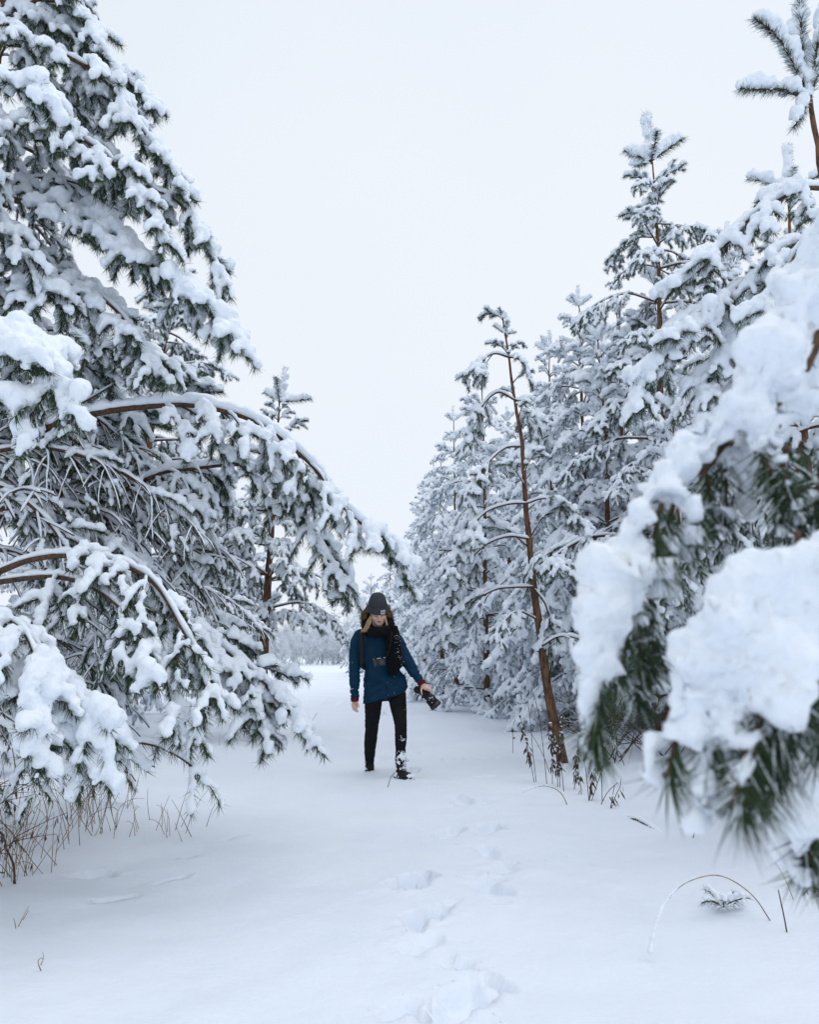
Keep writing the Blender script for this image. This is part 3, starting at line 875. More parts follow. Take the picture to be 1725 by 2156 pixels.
bough([([(1850, 1540, .95), (1760, 1590, .94), (1715, 1650, .93), (1695, 1710, .93), (1680, 1760, .93)], 56, 34), ([(1800, 1660, .95), (1740, 1700, .94), (1700, 1740, .94)], 46, 32), ([(1760, 1720, .97), (1720, 1790, .97), (1690, 1850, .97)], 40, 22), ([(1690, 1640, .97), (1665, 1720, .97), (1655, 1790, .97)], 34, 18)],
      [([(1730, 1680, .93), (1715, 1740, .93), (1710, 1800, .93), (1705, 1850, .93)], .2), ([(1750, 1700, .95), (1740, 1780, .95), (1735, 1850, .95)], .2), ([(1700, 1740, .94), (1690, 1790, .94), (1680, 1830, .94)], .25)],
      [[(1900, 1560, .96), (1790, 1600, .95), (1730, 1680, .94), (1715, 1740, .94)], [(1760, 1700, 1.0), (1735, 1800, 1.0), (1730, 1890, 1.0)]], 703)

# --- receding right-hand row
row = [(2.9, 12.9, 7.0), (2.75, 15, 7.0), (1.6, 17, 7.0), (2.4, 19, 6.8), (1.2, 21, 7.4), (1.0, 25, 7.2), (.55, 30, 7.2), (.2, 36, 6.8), (-1.0, 42, 6), (-2.3, 48, 5.6), (-3.2, 56, 5),
       (3.9, 14.2, 7.5), (4.6, 17, 8), (5.6, 13, 8.2), (6.6, 17, 8.2), (4.0, 21, 8), (3.0, 24.5, 7.6), (2.6, 30, 7.4), (5.0, 26, 8), (7.2, 22, 8.4), (8.6, 16, 8.4), (2.2, 38, 7), (1.0, 45, 6.5), (0, 54, 6), (5, 35, 8), (7, 11, 7.5),
       (4.7, 9.2, 5.6), (5.6, 7.3, 6.0), (3.2, 9.4, 4.0), (2.6, 13.5, 3.2), (3.6, 17.4, 3.4), (2.2, 22.5, 3.4)]
for (x, y, h) in row:
    if h < 4.5:
        lab, grp = 'low young pine thick with snow at the foot of the right-hand row', 'low pines at the foot of the right-hand row'
    elif y > 40:
        lab, grp = 'distant pine where the right-hand row ends at the snowfield behind the walker', 'distant pines at the end of the right-hand row'
    else:
        lab, grp = 'snow-covered pine in the dense row receding along the right of the path', 'pines of the right-hand row'
    pine(lab, grp, (x, y), h, RNG, 1.8 if h > 4.5 else 1.15, .075 if h > 4.5 else .04, far=True, z0=.45, per=(4, 6))
# ---------------------------------------------------------------- the walker
def fabric(name, col, rough=.85, scale=220, bump=.25, var=.75):
    return noise_mat(name, tuple(c * var for c in col), col, 14, rough, .15, bump=bump, bump_scale=scale, dist=.002)
M['parka'] = fabric('blue_parka_fabric', (0.003, 0.034, 0.074), .75)
M['leggings'] = fabric('black_leggings_fabric', (0.010, 0.010, 0.012), .9)
M['beanie'] = fabric('grey_knit', (0.050, 0.056, 0.066), .95, 160, .6)
M['scarf'] = fabric('black_knit', (0.006, 0.006, 0.008), .95, 140, .8)
M['red_knit'] = fabric('red_knit', (0.12, 0.012, 0.012), .95, 200, .5)
M['skin'] = noise_mat('skin', (0.62, 0.37, 0.29), (0.72, 0.47, 0.385), 40, .5, .35)
M['lips'] = principled('lips', (0.42, 0.17, 0.145), .5)[0]
M['lash'] = principled('lashes', (0.05, 0.03, 0.022), .7)[0]
M['hair'] = noise_mat('fair_hair', (0.30, 0.19, 0.095), (0.60, 0.42, 0.235), 90, .5, .4, stretch=(3, 3, .4))
M['fur'] = noise_mat('brown_fur', (0.075, 0.045, 0.022), (0.24, 0.155, 0.08), 70, .8, .2)
M['boot'] = noise_mat('black_boot_leather', (0.006, 0.006, 0.007), (0.022, 0.019, 0.017), 40, .6, .2)
M['black'] = principled('black_plastic', (0.010, 0.010, 0.011), .4, .5)[0]
M['rubber'] = principled('black_nylon', (0.008, 0.008, 0.009), .7)[0]
M['dark_grey'] = principled('dark_grey_grip', (0.05, 0.049, 0.05), .5)[0]
M['silver'] = principled('silver_metal', (0.6, 0.6, 0.6), .25, .6)[0]
M['glass'] = principled('lens_glass', (0.006, 0.006, 0.010), .05, .8)[0]
M['patch'] = principled('woven_label', (0.55, 0.60, 0.64), .8)[0]
M['ink'] = principled('label_print', (0.03, 0.04, 0.05), .8)[0]
M['nail'] = principled('dark_nail_varnish', (0.04, 0.015, 0.02), .25, .5)[0]

Y0 = G(846, 1644)[1] + .20
def S(zx, zy, dy=0.0):
    """Point on the walker, from a close-up of the photograph, dy metres behind her body plane."""
    return U(686 + .217 * zx, 1216 + .217 * zy, Y0 + dy)

def chain(rows, dens=.3):
    """Rows of (point, radius or (rx, ry, rz)) -> closely spaced balls."""
    C, R = [], []
    rows = [(np.asarray(p, float), np.broadcast_to(np.asarray(r, float), (3,)) if np.ndim(r) == 0 else np.asarray(r, float)) for p, r in rows]
    for (p, r), (q, s) in zip(rows[:-1], rows[1:]):
        n = max(2, int(np.linalg.norm(q - p) / (dens * min(r.min(), s.min()))) + 1)
        for t in np.linspace(0, 1, n):
            C.append(p + (q - p) * t); R.append(r + (s - r) * t)
    return C, R

def blob(chains, voxel, smooth=3):
    C, R = [], []
    for c in chains:
        a, b = chain(c) if len(c) > 1 else ([np.asarray(c[0][0], float)], [np.broadcast_to(np.asarray(c[0][1], float), (3,))])
        C += a; R += b
    return voxel_union(np.array(C), np.array(R), voxel, smooth, fine=True)

pw = S(560, 1960)
person = None
P0 = np.array([pw[0], Y0, 0.0])
# head frame
HC = S(508, 342, -.06)
_pit, _yaw, _rol = math.radians(22), math.radians(9), math.radians(-4)
HR = np.array(Matrix.Rotation(_yaw, 3, 'Z') @ Matrix.Rotation(_rol, 3, 'Y') @ Matrix.Rotation(_pit, 3, 'X'))
def hd(x, f, z):
    return HC + HR @ np.array([x, -f, z])
def rel(V):
    return np.asarray(V) - P0

# hands
hl = [S(284, 1178, -.03), S(283, 1205, -.03), S(278, 1240, -.035), S(280, 1258, -.04)]
fing = []
def finger(a, b, c, d, r):
    fing.append([(a, r * 1.08), (b, r), (c, r * .9), (d, r * .72)])
finger(S(266, 1245, -.02), S(262, 1272, -.02), S(277, 1290, -.03), S(296, 1300, -.05), .0085)
finger(S(274, 1250, -.035), S(274, 1278, -.045), S(290, 1296, -.055), S(310, 1304, -.06), .0088)
finger(S(283, 1252, -.05), S(284, 1278, -.065), S(298, 1293, -.07), S(314, 1300, -.075), .0088)
finger(S(293, 1250, -.06), S(298, 1272, -.08), S(308, 1288, -.085), S(317, 1294, -.085), .0082)
finger(S(300, 1205, -.045), S(311, 1222, -.07), S(317, 1240, -.08), S(318, 1258, -.085), .0095)
hr = [S(918, 1000, -.10), S(938, 1035, -.11), S(955, 1058, -.125), S(975, 1075, -.13)]
finger(S(935, 1065, -.14), S(926, 1090, -.165), S(930, 1112, -.175), S(934, 1138, -.17), .0095)
finger(S(985, 1066, -.135), S(1006, 1082, -.155), S(1022, 1100, -.165), S(1030, 1128, -.155), .0092)
finger(S(992, 1062, -.12), S(1012, 1076, -.135), S(1030, 1098, -.14), S(1033, 1122, -.125), .0090)
finger(S(995, 1058, -.10), S(1016, 1072, -.11), S(1031, 1094, -.11), S(1030, 1116, -.095), .0086)
finger(S(992, 1052, -.085), S(1012, 1068, -.09), S(1024, 1088, -.085), S(1024, 1105, -.07), .0078)
body_chains = [
    [(hd(0, -.01, .02), (.072, .085, .092))], [(hd(0, .0, .05), (.070, .082, .075))],
    [(hd(0, .030, -.03), (.066, .054, .055)), (hd(0, .052, -.072), (.050, .038, .034)), (hd(0, .068, -.098), (.026, .022, .018))],
    [(hd(-.038, .056, -.026), .028)], [(hd(.038, .056, -.026), .028)],
    [(hd(0, .076, .022), (.040, .016, .020))],
    [(hd(0, .086, .010), .0085), (hd(0, .106, -.022), .0105)], [(hd(-.009, .094, -.027), .0075)], [(hd(.009, .094, -.027), .0075)],
    [(hd(-.030, .074, .006), (.016, .011, .010))], [(hd(.030, .074, .006), (.016, .011, .010))],
    [(hd(0, .086, -.052), (.020, .010, .0065))], [(hd(0, .084, -.064), (.018, .010, .0065))],
    [(hd(-.066, -.008, -.002), (.008, .016, .026))], [(hd(.066, -.008, -.002), (.008, .016, .026))],
    [(hd(0, -.03, -.06), .055), (S(500, 520, .03), .050)],
    [(S(500, 560, .03), (.15, .09, .06)), (S(510, 700, .02), (.14, .095, .07)), (S(535, 880, .02), (.125, .09, .07)), (S(570, 1060, .02), (.155, .11, .08)), (S(575, 1120, .02), (.15, .11, .07))],
    [(S(330, 580, .02), .048), (S(282, 860, .0), .038), (hl[0], .026)],
    [(hl[0], (.024, .017, .02)), (hl[1], (.027, .018, .02)), (hl[2], (.032, .024, .02)), (hl[3], (.030, .026, .012))],
    [(S(655, 565, .02), .048), (S(800, 830, -.03), .038), (hr[0], .026)],
    [(hr[0], .024), (hr[1], .025), (hr[2], (.034, .026, .024)), (hr[3], (.032, .034, .020))],
    [(S(465, 1150, .02), .075), (S(442, 1470, .16), .048), (S(426, 1800, .34), .036), (S(426, 1880, .345), .030), (S(426, 1915, .31), .022)],
    [(S(690, 1130, .0), .078), (S(727, 1420, -.14), .048), (S(728, 1700, -.18), .036), (S(726, 1890, -.18), .030), (S(780, 1940, -.27), .020)],
] + fing
bV, bQ = blob(body_chains, .0054, 2)
person = link('person', mesh_from('person_body', rel(bV), bQ, None, [M['skin']]), None, tuple(P0))
tag(person, 'walker in a blue parka, black scarf and grey beanie looking down on the snowy path', 'person')

def part(name, V, Q, mat, parent=person, T=None):
    return link(name, mesh_from(name, rel(V), Q, T, [mat]), parent)
def part_acc(name, acc, mats, parent=person, smooth=True):
    acc.V = [rel(v) for v in acc.V]
    return link(name, acc.mesh(name, mats, smooth), parent)

# face: lashes, brows, mouth
for sx in (-1, 1):
    a = Acc(); x = np.linspace(-.015, .015, 7)
    a.tube(np.array([hd(sx * .030 + q, .0845 - 8 * q * q - .10 * abs(.03 + sx * q) + .004, .0005 - .004 * (1 - (q / .015) ** 2)) for q in x]), [.001, .0018, .0024, .0027, .0024, .0018, .001], 5)
    part_acc('eyelashes', a, [M['lash']])
    a = Acc()
    a.tube(np.array([hd(sx * .031 + q, .083 - .15 * abs(.031 + sx * q) + .006, .0245 - 10 * q * q) for q in np.linspace(-.017, .017, 6)]), [.001, .002, .0024, .0022, .0018, .001], 5)
    part_acc('eyebrow', a, [M['hair']])
a = Acc()
q = np.linspace(-.021, .021, 9)
a.tube(np.array([hd(v, .0965 - 20 * v * v, -.0545 + 5 * v * v) for v in q]), .0024 * np.sqrt(np.clip(1 - (q / .0225) ** 2, .05, 1)), 6)
a.tube(np.array([hd(v * .9, .0945 - 20 * v * v, -.0625 + 5 * v * v) for v in q]), .0032 * np.sqrt(np.clip(1 - (q / .0225) ** 2, .05, 1)), 6)
part_acc('lips', a, [M['lips']])
a = Acc()
a.tube(np.array([hd(v * 1.02, .0985 - 22 * v * v, -.0585 + 6 * v * v) for v in q]), .0011, 5)
part_acc('mouth_line', a, [M['lash']])

# parka
hemL, hemR = S(345, 1232), S(792, 1112)
def hem_z(x):
    return hemL[2] + (hemR[2] - hemL[2]) * np.clip((x - hemL[0]) / (hemR[0] - hemL[0]), -.3, 1.3) ** 1.0
jack = [
    [(S(495, 515, .03), (.095, .09, .05)), (S(488, 575, .03), (.165, .112, .055)), (S(500, 680, .02), (.178, .125, .07)), (S(522, 800, .01), (.172, .128, .07)), (S(545, 900, .01), (.178, .132, .07)),
     (S(566, 1000, .01), (.208, .145, .07)), (S(568, 1100, .01), (.213, .155, .07)), (S(568, 1220, .01), (.212, .158, .07))],
    [(S(335, 562, .03), .066), (S(300, 640, .02), .068), (S(285, 740, .01), .066), (S(282, 880, -.01), .061), (S(280, 1020, -.02), .054), (S(281, 1145, -.03), .047)],
    [(S(645, 545, .03), .066), (S(690, 620, .01), .070), (S(738, 710, -.01), .068), (S(800, 830, -.04), .064), (S(862, 925, -.075), .055), (S(912, 998, -.10), .044)],
    [(S(728, 1035, -.01), (.070, .095, .11))],
    [(S(600, 985, -.11), (.10, .035, .05))], [(S(420, 1060, -.09), (.06, .04, .05))],
]
jV, jQ = blob(jack, .0075, 4)
jN = vnormals(jV, jQ)
zrel = jV[:, 2] - hem_z(jV[:, 0])
skew = np.stack([jV[:, 0] * 7, jV[:, 1] * 7, (jV[:, 2] + .45 * jV[:, 0]) * 17], 1)
n1, n2 = vnoise(skew + 3, 31), vnoise(skew * np.array([1.8, 1.8, 1.9]), 32)
fold = .005 * n1 - .006 * np.exp(-(n1 / .16) ** 2) - .0035 * np.exp(-(n2 / .14) ** 2)
fold = fold * np.clip(1.25 - zrel, .45, 1.1)
band = np.exp(-((zrel - .13) / .09) ** 2)
fold = fold - .011 * band * np.exp(-(np.sin((jV[:, 2] - .42 * jV[:, 0]) * 38 + n1) / .35) ** 2)
for ez in (S(283, 905)[2], S(283, 975)[2]):                  # creases at the elbow
    fold = fold - .007 * np.exp(-((jV[:, 2] - ez) / .008) ** 2) * (jV[:, 0] < S(350, 900)[0])
fold = fold - .005 * np.exp(-(((jV[:, 0] - S(598, 1000)[0]) / .006) ** 2)) * (jV[:, 1] < Y0 - .05) * (zrel < .55)
jV = jV + jN * fold[:, None]
torso = (jV[:, 0] > hemL[0] - .06) & (jV[:, 0] < hemR[0] + .05) & (jV[:, 2] < hem_z(jV[:, 0]) + .02)
low = torso & (jV[:, 2] < hem_z(jV[:, 0])) & (jV[:, 0] > S(338, 1200)[0])
jV[low, 2] = hem_z(jV[low, 0]) + .0008 * vnoise(jV[low] * 40, 3)
parka = part('parka', jV, jQ, M['parka'])
for c0, c1, r in ((S(281, 1165, -.03), S(282, 1203, -.03), .040), (S(925, 1012, -.105), S(943, 1040, -.115), .041)):
    a = Acc()
    ts = np.linspace(0, 1, 9)
    a.tube(np.array([c0 + (c1 - c0) * t for t in ts]), np.array([r + (.0018 if i % 2 else 0) - .004 * t for i, t in enumerate(ts)]), 18)
    part_acc('knitted_cuff', a, [M['red_knit']], parka)
for zx, zy, dy in ((605, 1140, -.155), (600, 1020, -.15)):
    a = Acc(); c = S(zx, zy, dy); a.tube([c + [0, .004, 0], c + [0, -.008, 0]], .008, 12); part_acc('snap_button', a, [M['dark_grey']], parka)
a = Acc(); a.tube(np.array([S(228, 1088, -.075), S(245, 1083, -.082), S(268, 1079, -.082)]), [.002, .003, .002], 5); part_acc('sleeve_mark', a, [M['patch']], parka)
# hood hanging behind the head, with its fur trim
hV, hQ = blob([[(S(395, 470, .06), .055), (S(440, 510, .13), .07), (S(500, 520, .16), .075), (S(570, 510, .13), .07), (S(615, 455, .06), .055)], [(S(380, 400, .08), .04), (S(430, 330, .12), .05), (S(505, 300, .14), .05), (S(580, 330, .12), .05), (S(620, 400, .08), .04)]], .009, 3)
hV2, hQ2 = blob([[(S(388, 440, .02), .042), (S(412, 505, -.03), .045)], [(S(625, 425, .02), .042), (S(612, 490, -.03), .045)], [(S(430, 400, .06), .05), (S(505, 380, .08), .055), (S(580, 400, .06), .05)], [(S(420, 470, .05), .06), (S(505, 470, .10), .06), (S(595, 470, .05), .06)]], .009, 2)
part('hood_lining', hV2, hQ2, M['scarf'], parka)
hood = part('hood', hV, hQ, M['parka'], parka)
ang = np.linspace(-.62, math.pi + .62, 60)
ringc = np.array([S(497 + 122 * math.cos(t), 400 - 128 * math.sin(t), .045 + .03 * math.sin(t)) for t in ang])
rf = np.random.default_rng(4)
a = Acc()
a.tube(ringc, .030, 8)
n = 5200
k = rf.integers(0, 60, n)
B = ringc[k] + rf.normal(0, .010, (n, 3))
out = nrm(ringc[k] - S(497, 400, .06))
D = nrm(out * 1.0 + rf.normal(0, .55, (n, 3)) + np.array([0, -.35, -.15]))
L = rf.uniform(.022, .046, n)
w = nrm(np.cross(D, rf.normal(0, 1, (n, 3)))) * .0011
a.add(np.stack([B - w, B + w, B + D * (L + .018)[:, None]], 1).reshape(-1, 3), None, np.arange(n * 3).reshape(-1, 3))
part_acc('fur_trim', a, [M['fur']], parka, False)

# beanie with its turned-up cuff and woven label
def lathe_head(prof, k=40, sy=1.13, squash=None):
    V = []
    for i, (z, r) in enumerate(prof):
        for j in range(k):
            t = j * 2 * math.pi / k
            x, f = r * math.cos(t), r * sy * math.sin(t) - .006
            rr = 1 + .012 * math.sin(t * 5 + z * 50) * (z > .1)
            V.append(hd(x * rr + (max(0, z - .12) * .12), f * rr - max(0, z - .10) * .35, z))
    m = len(prof)
    i, j = np.meshgrid(np.arange(m - 1), np.arange(k), indexing='ij')
    return np.array(V), np.stack([i * k + j, i * k + (j + 1) % k, (i + 1) * k + (j + 1) % k, (i + 1) * k + j], -1).reshape(-1, 4)
V, Q = lathe_head([(.030, .083), (.035, .088), (.075, .0935), (.105, .091), (.125, .085), (.145, .076), (.162, .065), (.175, .052), (.184, .036), (.189, .018), (.190, .001)])
V = V + .007 * vnoise(V * 17, 8)[:, None] * nrm(V - HC)
beanie = part('beanie', V, Q, M['beanie'])
V, Q = lathe_head([(.012, .085), (.010, .092), (.014, .0965), (.04, .0995), (.068, .1005), (.075, .098), (.076, .092)])
part('beanie_cuff', V, Q, M['beanie'], beanie)
def cuffpt(t, z, o=0.0):
    r = .1002 + o
    return hd(r * math.sin(t), r * 1.13 * math.cos(t) - .006, z)
a = Acc()
ts, zs = np.linspace(.12, .58, 7), np.linspace(.022, .058, 3)
def grid(o):
    V = np.array([cuffpt(t, z, o - .0012 * (.058 - z) / .036) for t in ts for z in zs])
    i, j = np.meshgrid(np.arange(6), np.arange(2), indexing='ij')
    return V, np.stack([i * 3 + j, i * 3 + j + 1, (i + 1) * 3 + j + 1, (i + 1) * 3 + j], -1).reshape(-1, 4)
V, Q = grid(.003); a.add(V, Q); V, Q = grid(.0005); a.add(V, Q[:, ::-1])
lab = part_acc('woven_label', a, [M['patch']], beanie, False)
a = Acc()
for i, t in enumerate(np.linspace(.20, .50, 6)):              # the short dark word on it, too small to read
    a.tube([cuffpt(t - .022, .035, .0045), cuffpt(t - .022, .045 + .003 * (i % 3 == 0), .0045)], .0011, 4)
    a.tube([cuffpt(t - .022, .040 + .003 * (i % 2), .0045), cuffpt(t + .020, .039, .0045)], .0012, 4)
    a.tube([cuffpt(t + .014, .035, .0045), cuffpt(t + .016, .044, .0045)], .0011, 4)
part_acc('label_print', a, [M['ink']], beanie)

# hair
a = Acc()
rh = np.random.default_rng(5)
for i in range(26):
    x_ = 440 + 14 * rh.random()
    s_ = spline([S(x_, 362, -.09 + .05 * (i / 26)), S(x_ - 6, 400, -.105 + .05 * (i / 26)), S(x_ - 22, 440, -.11 + .03 * (i / 26))], .012)
    a.tube(s_, np.linspace(.0045, .002, len(s_)), 5)
for i in range(46):
    u = i / 45
    p0 = S(432 + 14 * u, 372 + 8 * rh.random(), -.10 + .06 * (1 - u))
    p1 = S(405 + 32 * u + rh.normal(0, 4), 430 + rh.normal(0, 6), -.115 + rh.normal(0, .006))
    p2 = S(378 + 42 * u + rh.normal(0, 5), 485 + rh.normal(0, 6), -.125 + rh.normal(0, .006))
    p3 = S(350 + 76 * u * u + rh.normal(0, 9), 505 + 34 * rh.random(), -.13 + rh.normal(0, .006))
    a.tube(spline([p0, p1, p2, p3], .012), np.linspace(.0045, .0012, len(spline([p0, p1, p2, p3], .012))), 5)
part_acc('lock_of_hair', a, [M['hair']])
a = Acc()
for i in range(22):
    p0 = S(575 + 12 * rh.random(), 364, -.095 + .04 * (i / 22)); p1 = S(588 + rh.normal(0, 4), 420, -.115); p2 = S(598 + rh.normal(0, 5), 465 + rh.normal(0, 5), -.125)
    s_ = spline([p0, p1, p2], .012)
    a.tube(s_, np.linspace(.0035, .001, len(s_)), 5)
part_acc('lock_of_hair', a, [M['hair']])

# scarf: wound round the neck, one end hanging down the front
sc = []
ring = [(S(505 + 105 * math.cos(t), 520 - 8 * math.sin(t), .0 + .12 * math.sin(t) - .02), (.042, .042, .045)) for t in np.linspace(0, 2 * math.pi, 24)]
sc.append(ring)
sc.append([(S(405, 480, -.01), .038), (S(450, 512, -.115), (.05, .035, .045)), (S(515, 530, -.14), (.055, .035, .048)), (S(590, 512, -.12), (.05, .035, .048)), (S(632, 455, -.02), .04)])
sc.append([(S(430, 530, -.10), .03), (S(500, 552, -.135), (.05, .03, .035)), (S(575, 540, -.13), .035)])
V, Q = blob(sc, .008, 2)
N = vnormals(V, Q)
V = V + N * (.006 * vnoise(V * np.array([14, 14, 34]), 9) + .003 * vnoise(V * 60, 10))[:, None]
scarf = part('scarf', V, Q, M['scarf'])
sc = [[(S(628, 490, -.10), (.050, .030, .04)), (S(640, 600, -.135), (.058, .024, .04)), (S(650, 720, -.145), (.062, .022, .04)), (S(656, 840, -.150), (.060, .022, .04)), (S(655, 915, -.155), (.056, .020, .03))],
      [(S(668, 500, -.08), (.040, .026, .04)), (S(690, 640, -.125), (.036, .024, .04)), (S(698, 780, -.135), (.036, .022, .04)), (S(705, 860, -.14), (.034, .02, .03))]]
V, Q = blob(sc, .0065, 2)
N = vnormals(V, Q)
V = V + N * (.0035 * np.sin(V[:, 0] * 420) + .004 * vnoise(V * np.array([40, 40, 12]), 9))[:, None]
part('hanging_end', V, Q, M['scarf'], scarf)
a = Acc()
for i in range(26):
    x = 600 + i * 4.6
    y = 915 if x < 690 else 868
    a.tube([S(x, y, -.155), S(x + rh.normal(0, 3), y + 14, -.158), S(x + rh.normal(0, 5), y + 30 + rh.normal(0, 5), -.158)], [.0035, .003, .0015], 5)
part_acc('fringe', a, [M['scarf']], scarf)
def specks(name, pts, rr, parent, seed):
    r_ = np.random.default_rng(seed)
    a = Acc()
    for p in pts:
        s = rr * r_.uniform(.5, 1.4)
        a.add(np.asarray(p) + ICO1_V * s * r_.uniform(.5, 1.3, 3) * (1 + .25 * r_.normal(0, 1, (len(ICO1_V), 1))), None, ICO1_T)
    o = part_acc(name, a, [M['snow']], parent)
    o['kind'] = 'stuff'
    return o
specks('snow_flecks', [S(688 + 18 * rh.normal() + (zy - 550) * .06, zy, -.162) for zy in rh.uniform(550, 850, 42)], .0024, scarf, 1)
specks('snow_flecks', [S(rh.uniform(250, 780), rh.uniform(650, 1150), -.165) for _ in range(10)], .0025, parka, 2)

# leggings
leg = [[(S(570, 1100, .01), (.175, .12, .08)), (S(572, 1140, .01), (.165, .115, .06))],
       [(S(462, 1170, .01), (.092, .092, .08)), (S(458, 1320, .07), .080), (S(447, 1420, .13), .071), (S(446, 1475, .16), .067), (S(432, 1600, .23), .065), (S(427, 1700, .29), .055), (S(425, 1800, .33), .046)],
       [(S(690, 1140, .0), (.094, .092, .08)), (S(708, 1270, -.06), .079), (S(724, 1380, -.12), .066), (S(729, 1430, -.14), .062), (S(730, 1550, -.16), .059), (S(727, 1650, -.175), .051), (S(727, 1715, -.18), .049)]]
V, Q = blob(leg, .0075, 3)
N = vnormals(V, Q)
V = V + N * (.0028 * vnoise(V * np.array([12, 12, 45]), 21) + .0015 * vnoise(V * np.array([30, 30, 90]), 22))[:, None]
legs = part('leggings', V, Q, M['leggings'])
specks('snow_flecks', [S(745 + 14 * rh.normal(), 1570 + 12 * rh.normal(), -.225) for _ in range(22)] + [S(rh.uniform(690, 770), 1690 + 8 * rh.normal(), -.225) for _ in range(16)] + [S(457, 1410, .06), S(765, 1282, -.12)], .004, legs, 3)

# boots
def boot(shaft, foot, zclamp, seed, nsnow, face):
    V, Q = blob([shaft, foot], .006, 2)
    N = vnormals(V, Q)
    V = V + N * (.003 * vnoise(V * 45, seed))[:, None]
    V[:, 2] = np.maximum(V[:, 2], zclamp)
    b = part('boot', V, Q, M['boot'])
    r_ = np.random.default_rng(seed)
    ok = np.where((N[:, 1] < -.05) & (V[:, 2] > zclamp + .02))[0]
    pk = r_.choice(ok, nsnow)
    pk = pk[vnoise(V[pk] * 16, seed + 2) > -.16]
    R = np.repeat(r_.uniform(.006, .015, len(pk))[:, None], 3, 1)
    sV, sQ = voxel_union(V[pk] - N[pk] * .002, R, .0045, 1)
    sV = sV + (.0022 * vnoise(sV * 110, 5))[:, None] * vnormals(sV, sQ)
    part('clinging_snow', sV, sQ, M['snow'], b)
    return b, V, N
gF = gz(*S(728, 1950, -.2)[:2])
b1_, _, _ = boot([(S(728, 1718, -.18), (.053, .055, .03)), (S(727, 1800, -.18), (.056, .060, .03)), (S(724, 1880, -.18), (.058, .066, .035)), (S(722, 1925, -.18), (.056, .068, .040))],
                 [(S(715, 1938, -.16), (.054, .055, .042)), (S(752, 1928, -.24), (.056, .058, .050)), (S(790, 1934, -.30), (.054, .054, .044)), (S(812, 1941, -.33), (.047, .045, .034))], S(760, 1968, -.25)[2], 41, 270, 0)
a = Acc()
for i, zy in enumerate(np.linspace(1790, 1895, 6)):          # laces
    s = 1 if i % 2 else -1
    c = 742 + (zy - 1790) * .22
    a.tube(spline([S(c - 22, zy, -.235 - i * .004), S(c, zy + 8 * s, -.250 - i * .006), S(c + 22, zy + 2, -.232 - i * .004)], .008), .0028, 5)
t_ = np.linspace(0, 2 * math.pi, 14)
a.tube(np.array([S(790 + 16 * math.cos(q), 1776 + 7 * math.sin(q), -.235) for q in t_]), .0018, 5)
a.tube([S(755, 1785, -.24), S(775, 1777, -.238)], .002, 5)
part_acc('laces', a, [M['dark_grey']], b1_)
a = Acc()
sz = S(760, 1968, -.25)[2]
for (zx, dy) in ((712, -.16), (740, -.215), (768, -.26), (795, -.30), (822, -.335)):
    c = S(zx, 1955, dy); a.box([c[0], c[1], sz + .008], (.040, .018, .012))
part_acc('tread_sole', a, [M['rubber']], b1_, False)
b2_, _, _ = boot([(S(426, 1790, .33), (.046, .048, .03)), (S(426, 1850, .34), (.048, .052, .03)), (S(426, 1905, .34), (.048, .055, .03))],
                 [(S(426, 1910, .34), (.045, .05, .035)), (S(424, 1925, .24), (.045, .05, .03))], -.2, 43, 45, 0)

# compact camera hanging on her chest
cc = S(522, 822, -.175)
camera_thing = link('compact_camera', None, None, tuple(cc))
tag(camera_thing, 'small black compact camera hanging from its neck strap on the blue parka', 'camera')
RC = np.array(Matrix.Rotation(math.radians(-7), 3, 'Y'))
def cpart(name, acc, mats, parent=camera_thing, smooth=False):
    return link(name, acc.mesh(name, mats, smooth), parent)
def box_b(half, c=(0, 0, 0), m=.004):
    bm = bmesh.new()
    bmesh.ops.create_cube(bm, size=2)
    for v in bm.verts:
        v.co = Vector(RC @ (np.array(v.co[:]) * np.array(half) + np.array(c)))
    bmesh.ops.bevel(bm, geom=bm.edges[:] + bm.verts[:], offset=m, segments=2, affect='EDGES')
    return bm
def bm_part(name, bm, mat, parent):
    me = bpy.data.meshes.new(name); bm.to_mesh(me); bm.free(); me.materials.append(mat)
    return link(name, me, parent)
bm_part('camera_body', box_b((.055, .018, .033)), M['black'], camera_thing)
bm_part('grip', box_b((.014, .009, .032), (-.042, -.024, -.001)), M['dark_grey'], camera_thing)
bm_part('top_plate', box_b((.020, .010, .004), (-.002, -.004, .036), .002), M['silver'], camera_thing)
def axcyl(x, z, y0, y1, r, k=24):
    a = Acc(); a.tube(np.array([RC @ np.array([x, y0, z]), RC @ np.array([x, (y0 + y1) / 2, z]), RC @ np.array([x, y1, z])]), r, k); return a
lens = cpart('lens', axcyl(.022, -.003, -.016, -.046, np.array([.029, .028, .027])), [M['black']])
cpart('lens_ring', axcyl(.022, -.003, -.0462, -.0485, np.array([.025, .024, .021])), [M['dark_grey']], lens)
cpart('front_glass', axcyl(.022, -.003, -.0486, -.0495, np.array([.0135, .013, .012])), [M['glass']], lens)
for x in (-.052, .045, .056):
    a = Acc(); a.add(RC @ np.array([x, -.010, .036]) + ICO2_V * .0042, None, ICO2_T); cpart('strap_lug', a, [M['silver']], smooth=True)
a = Acc()
for pts in ([S(452, 795, -.175), S(430, 720, -.16), S(395, 620, -.145), S(374, 545, -.11), S(380, 490, .02), S(450, 470, .12)], [S(592, 783, -.17), S(612, 700, -.165), S(634, 600, -.165), S(640, 520, -.13), S(630, 470, .02), S(560, 465, .12)]):
    s_ = spline(pts, .02) - cc
    a.tube(s_, .0055, 6); 
cpart('neck_strap', a, [M['rubber']], smooth=True)

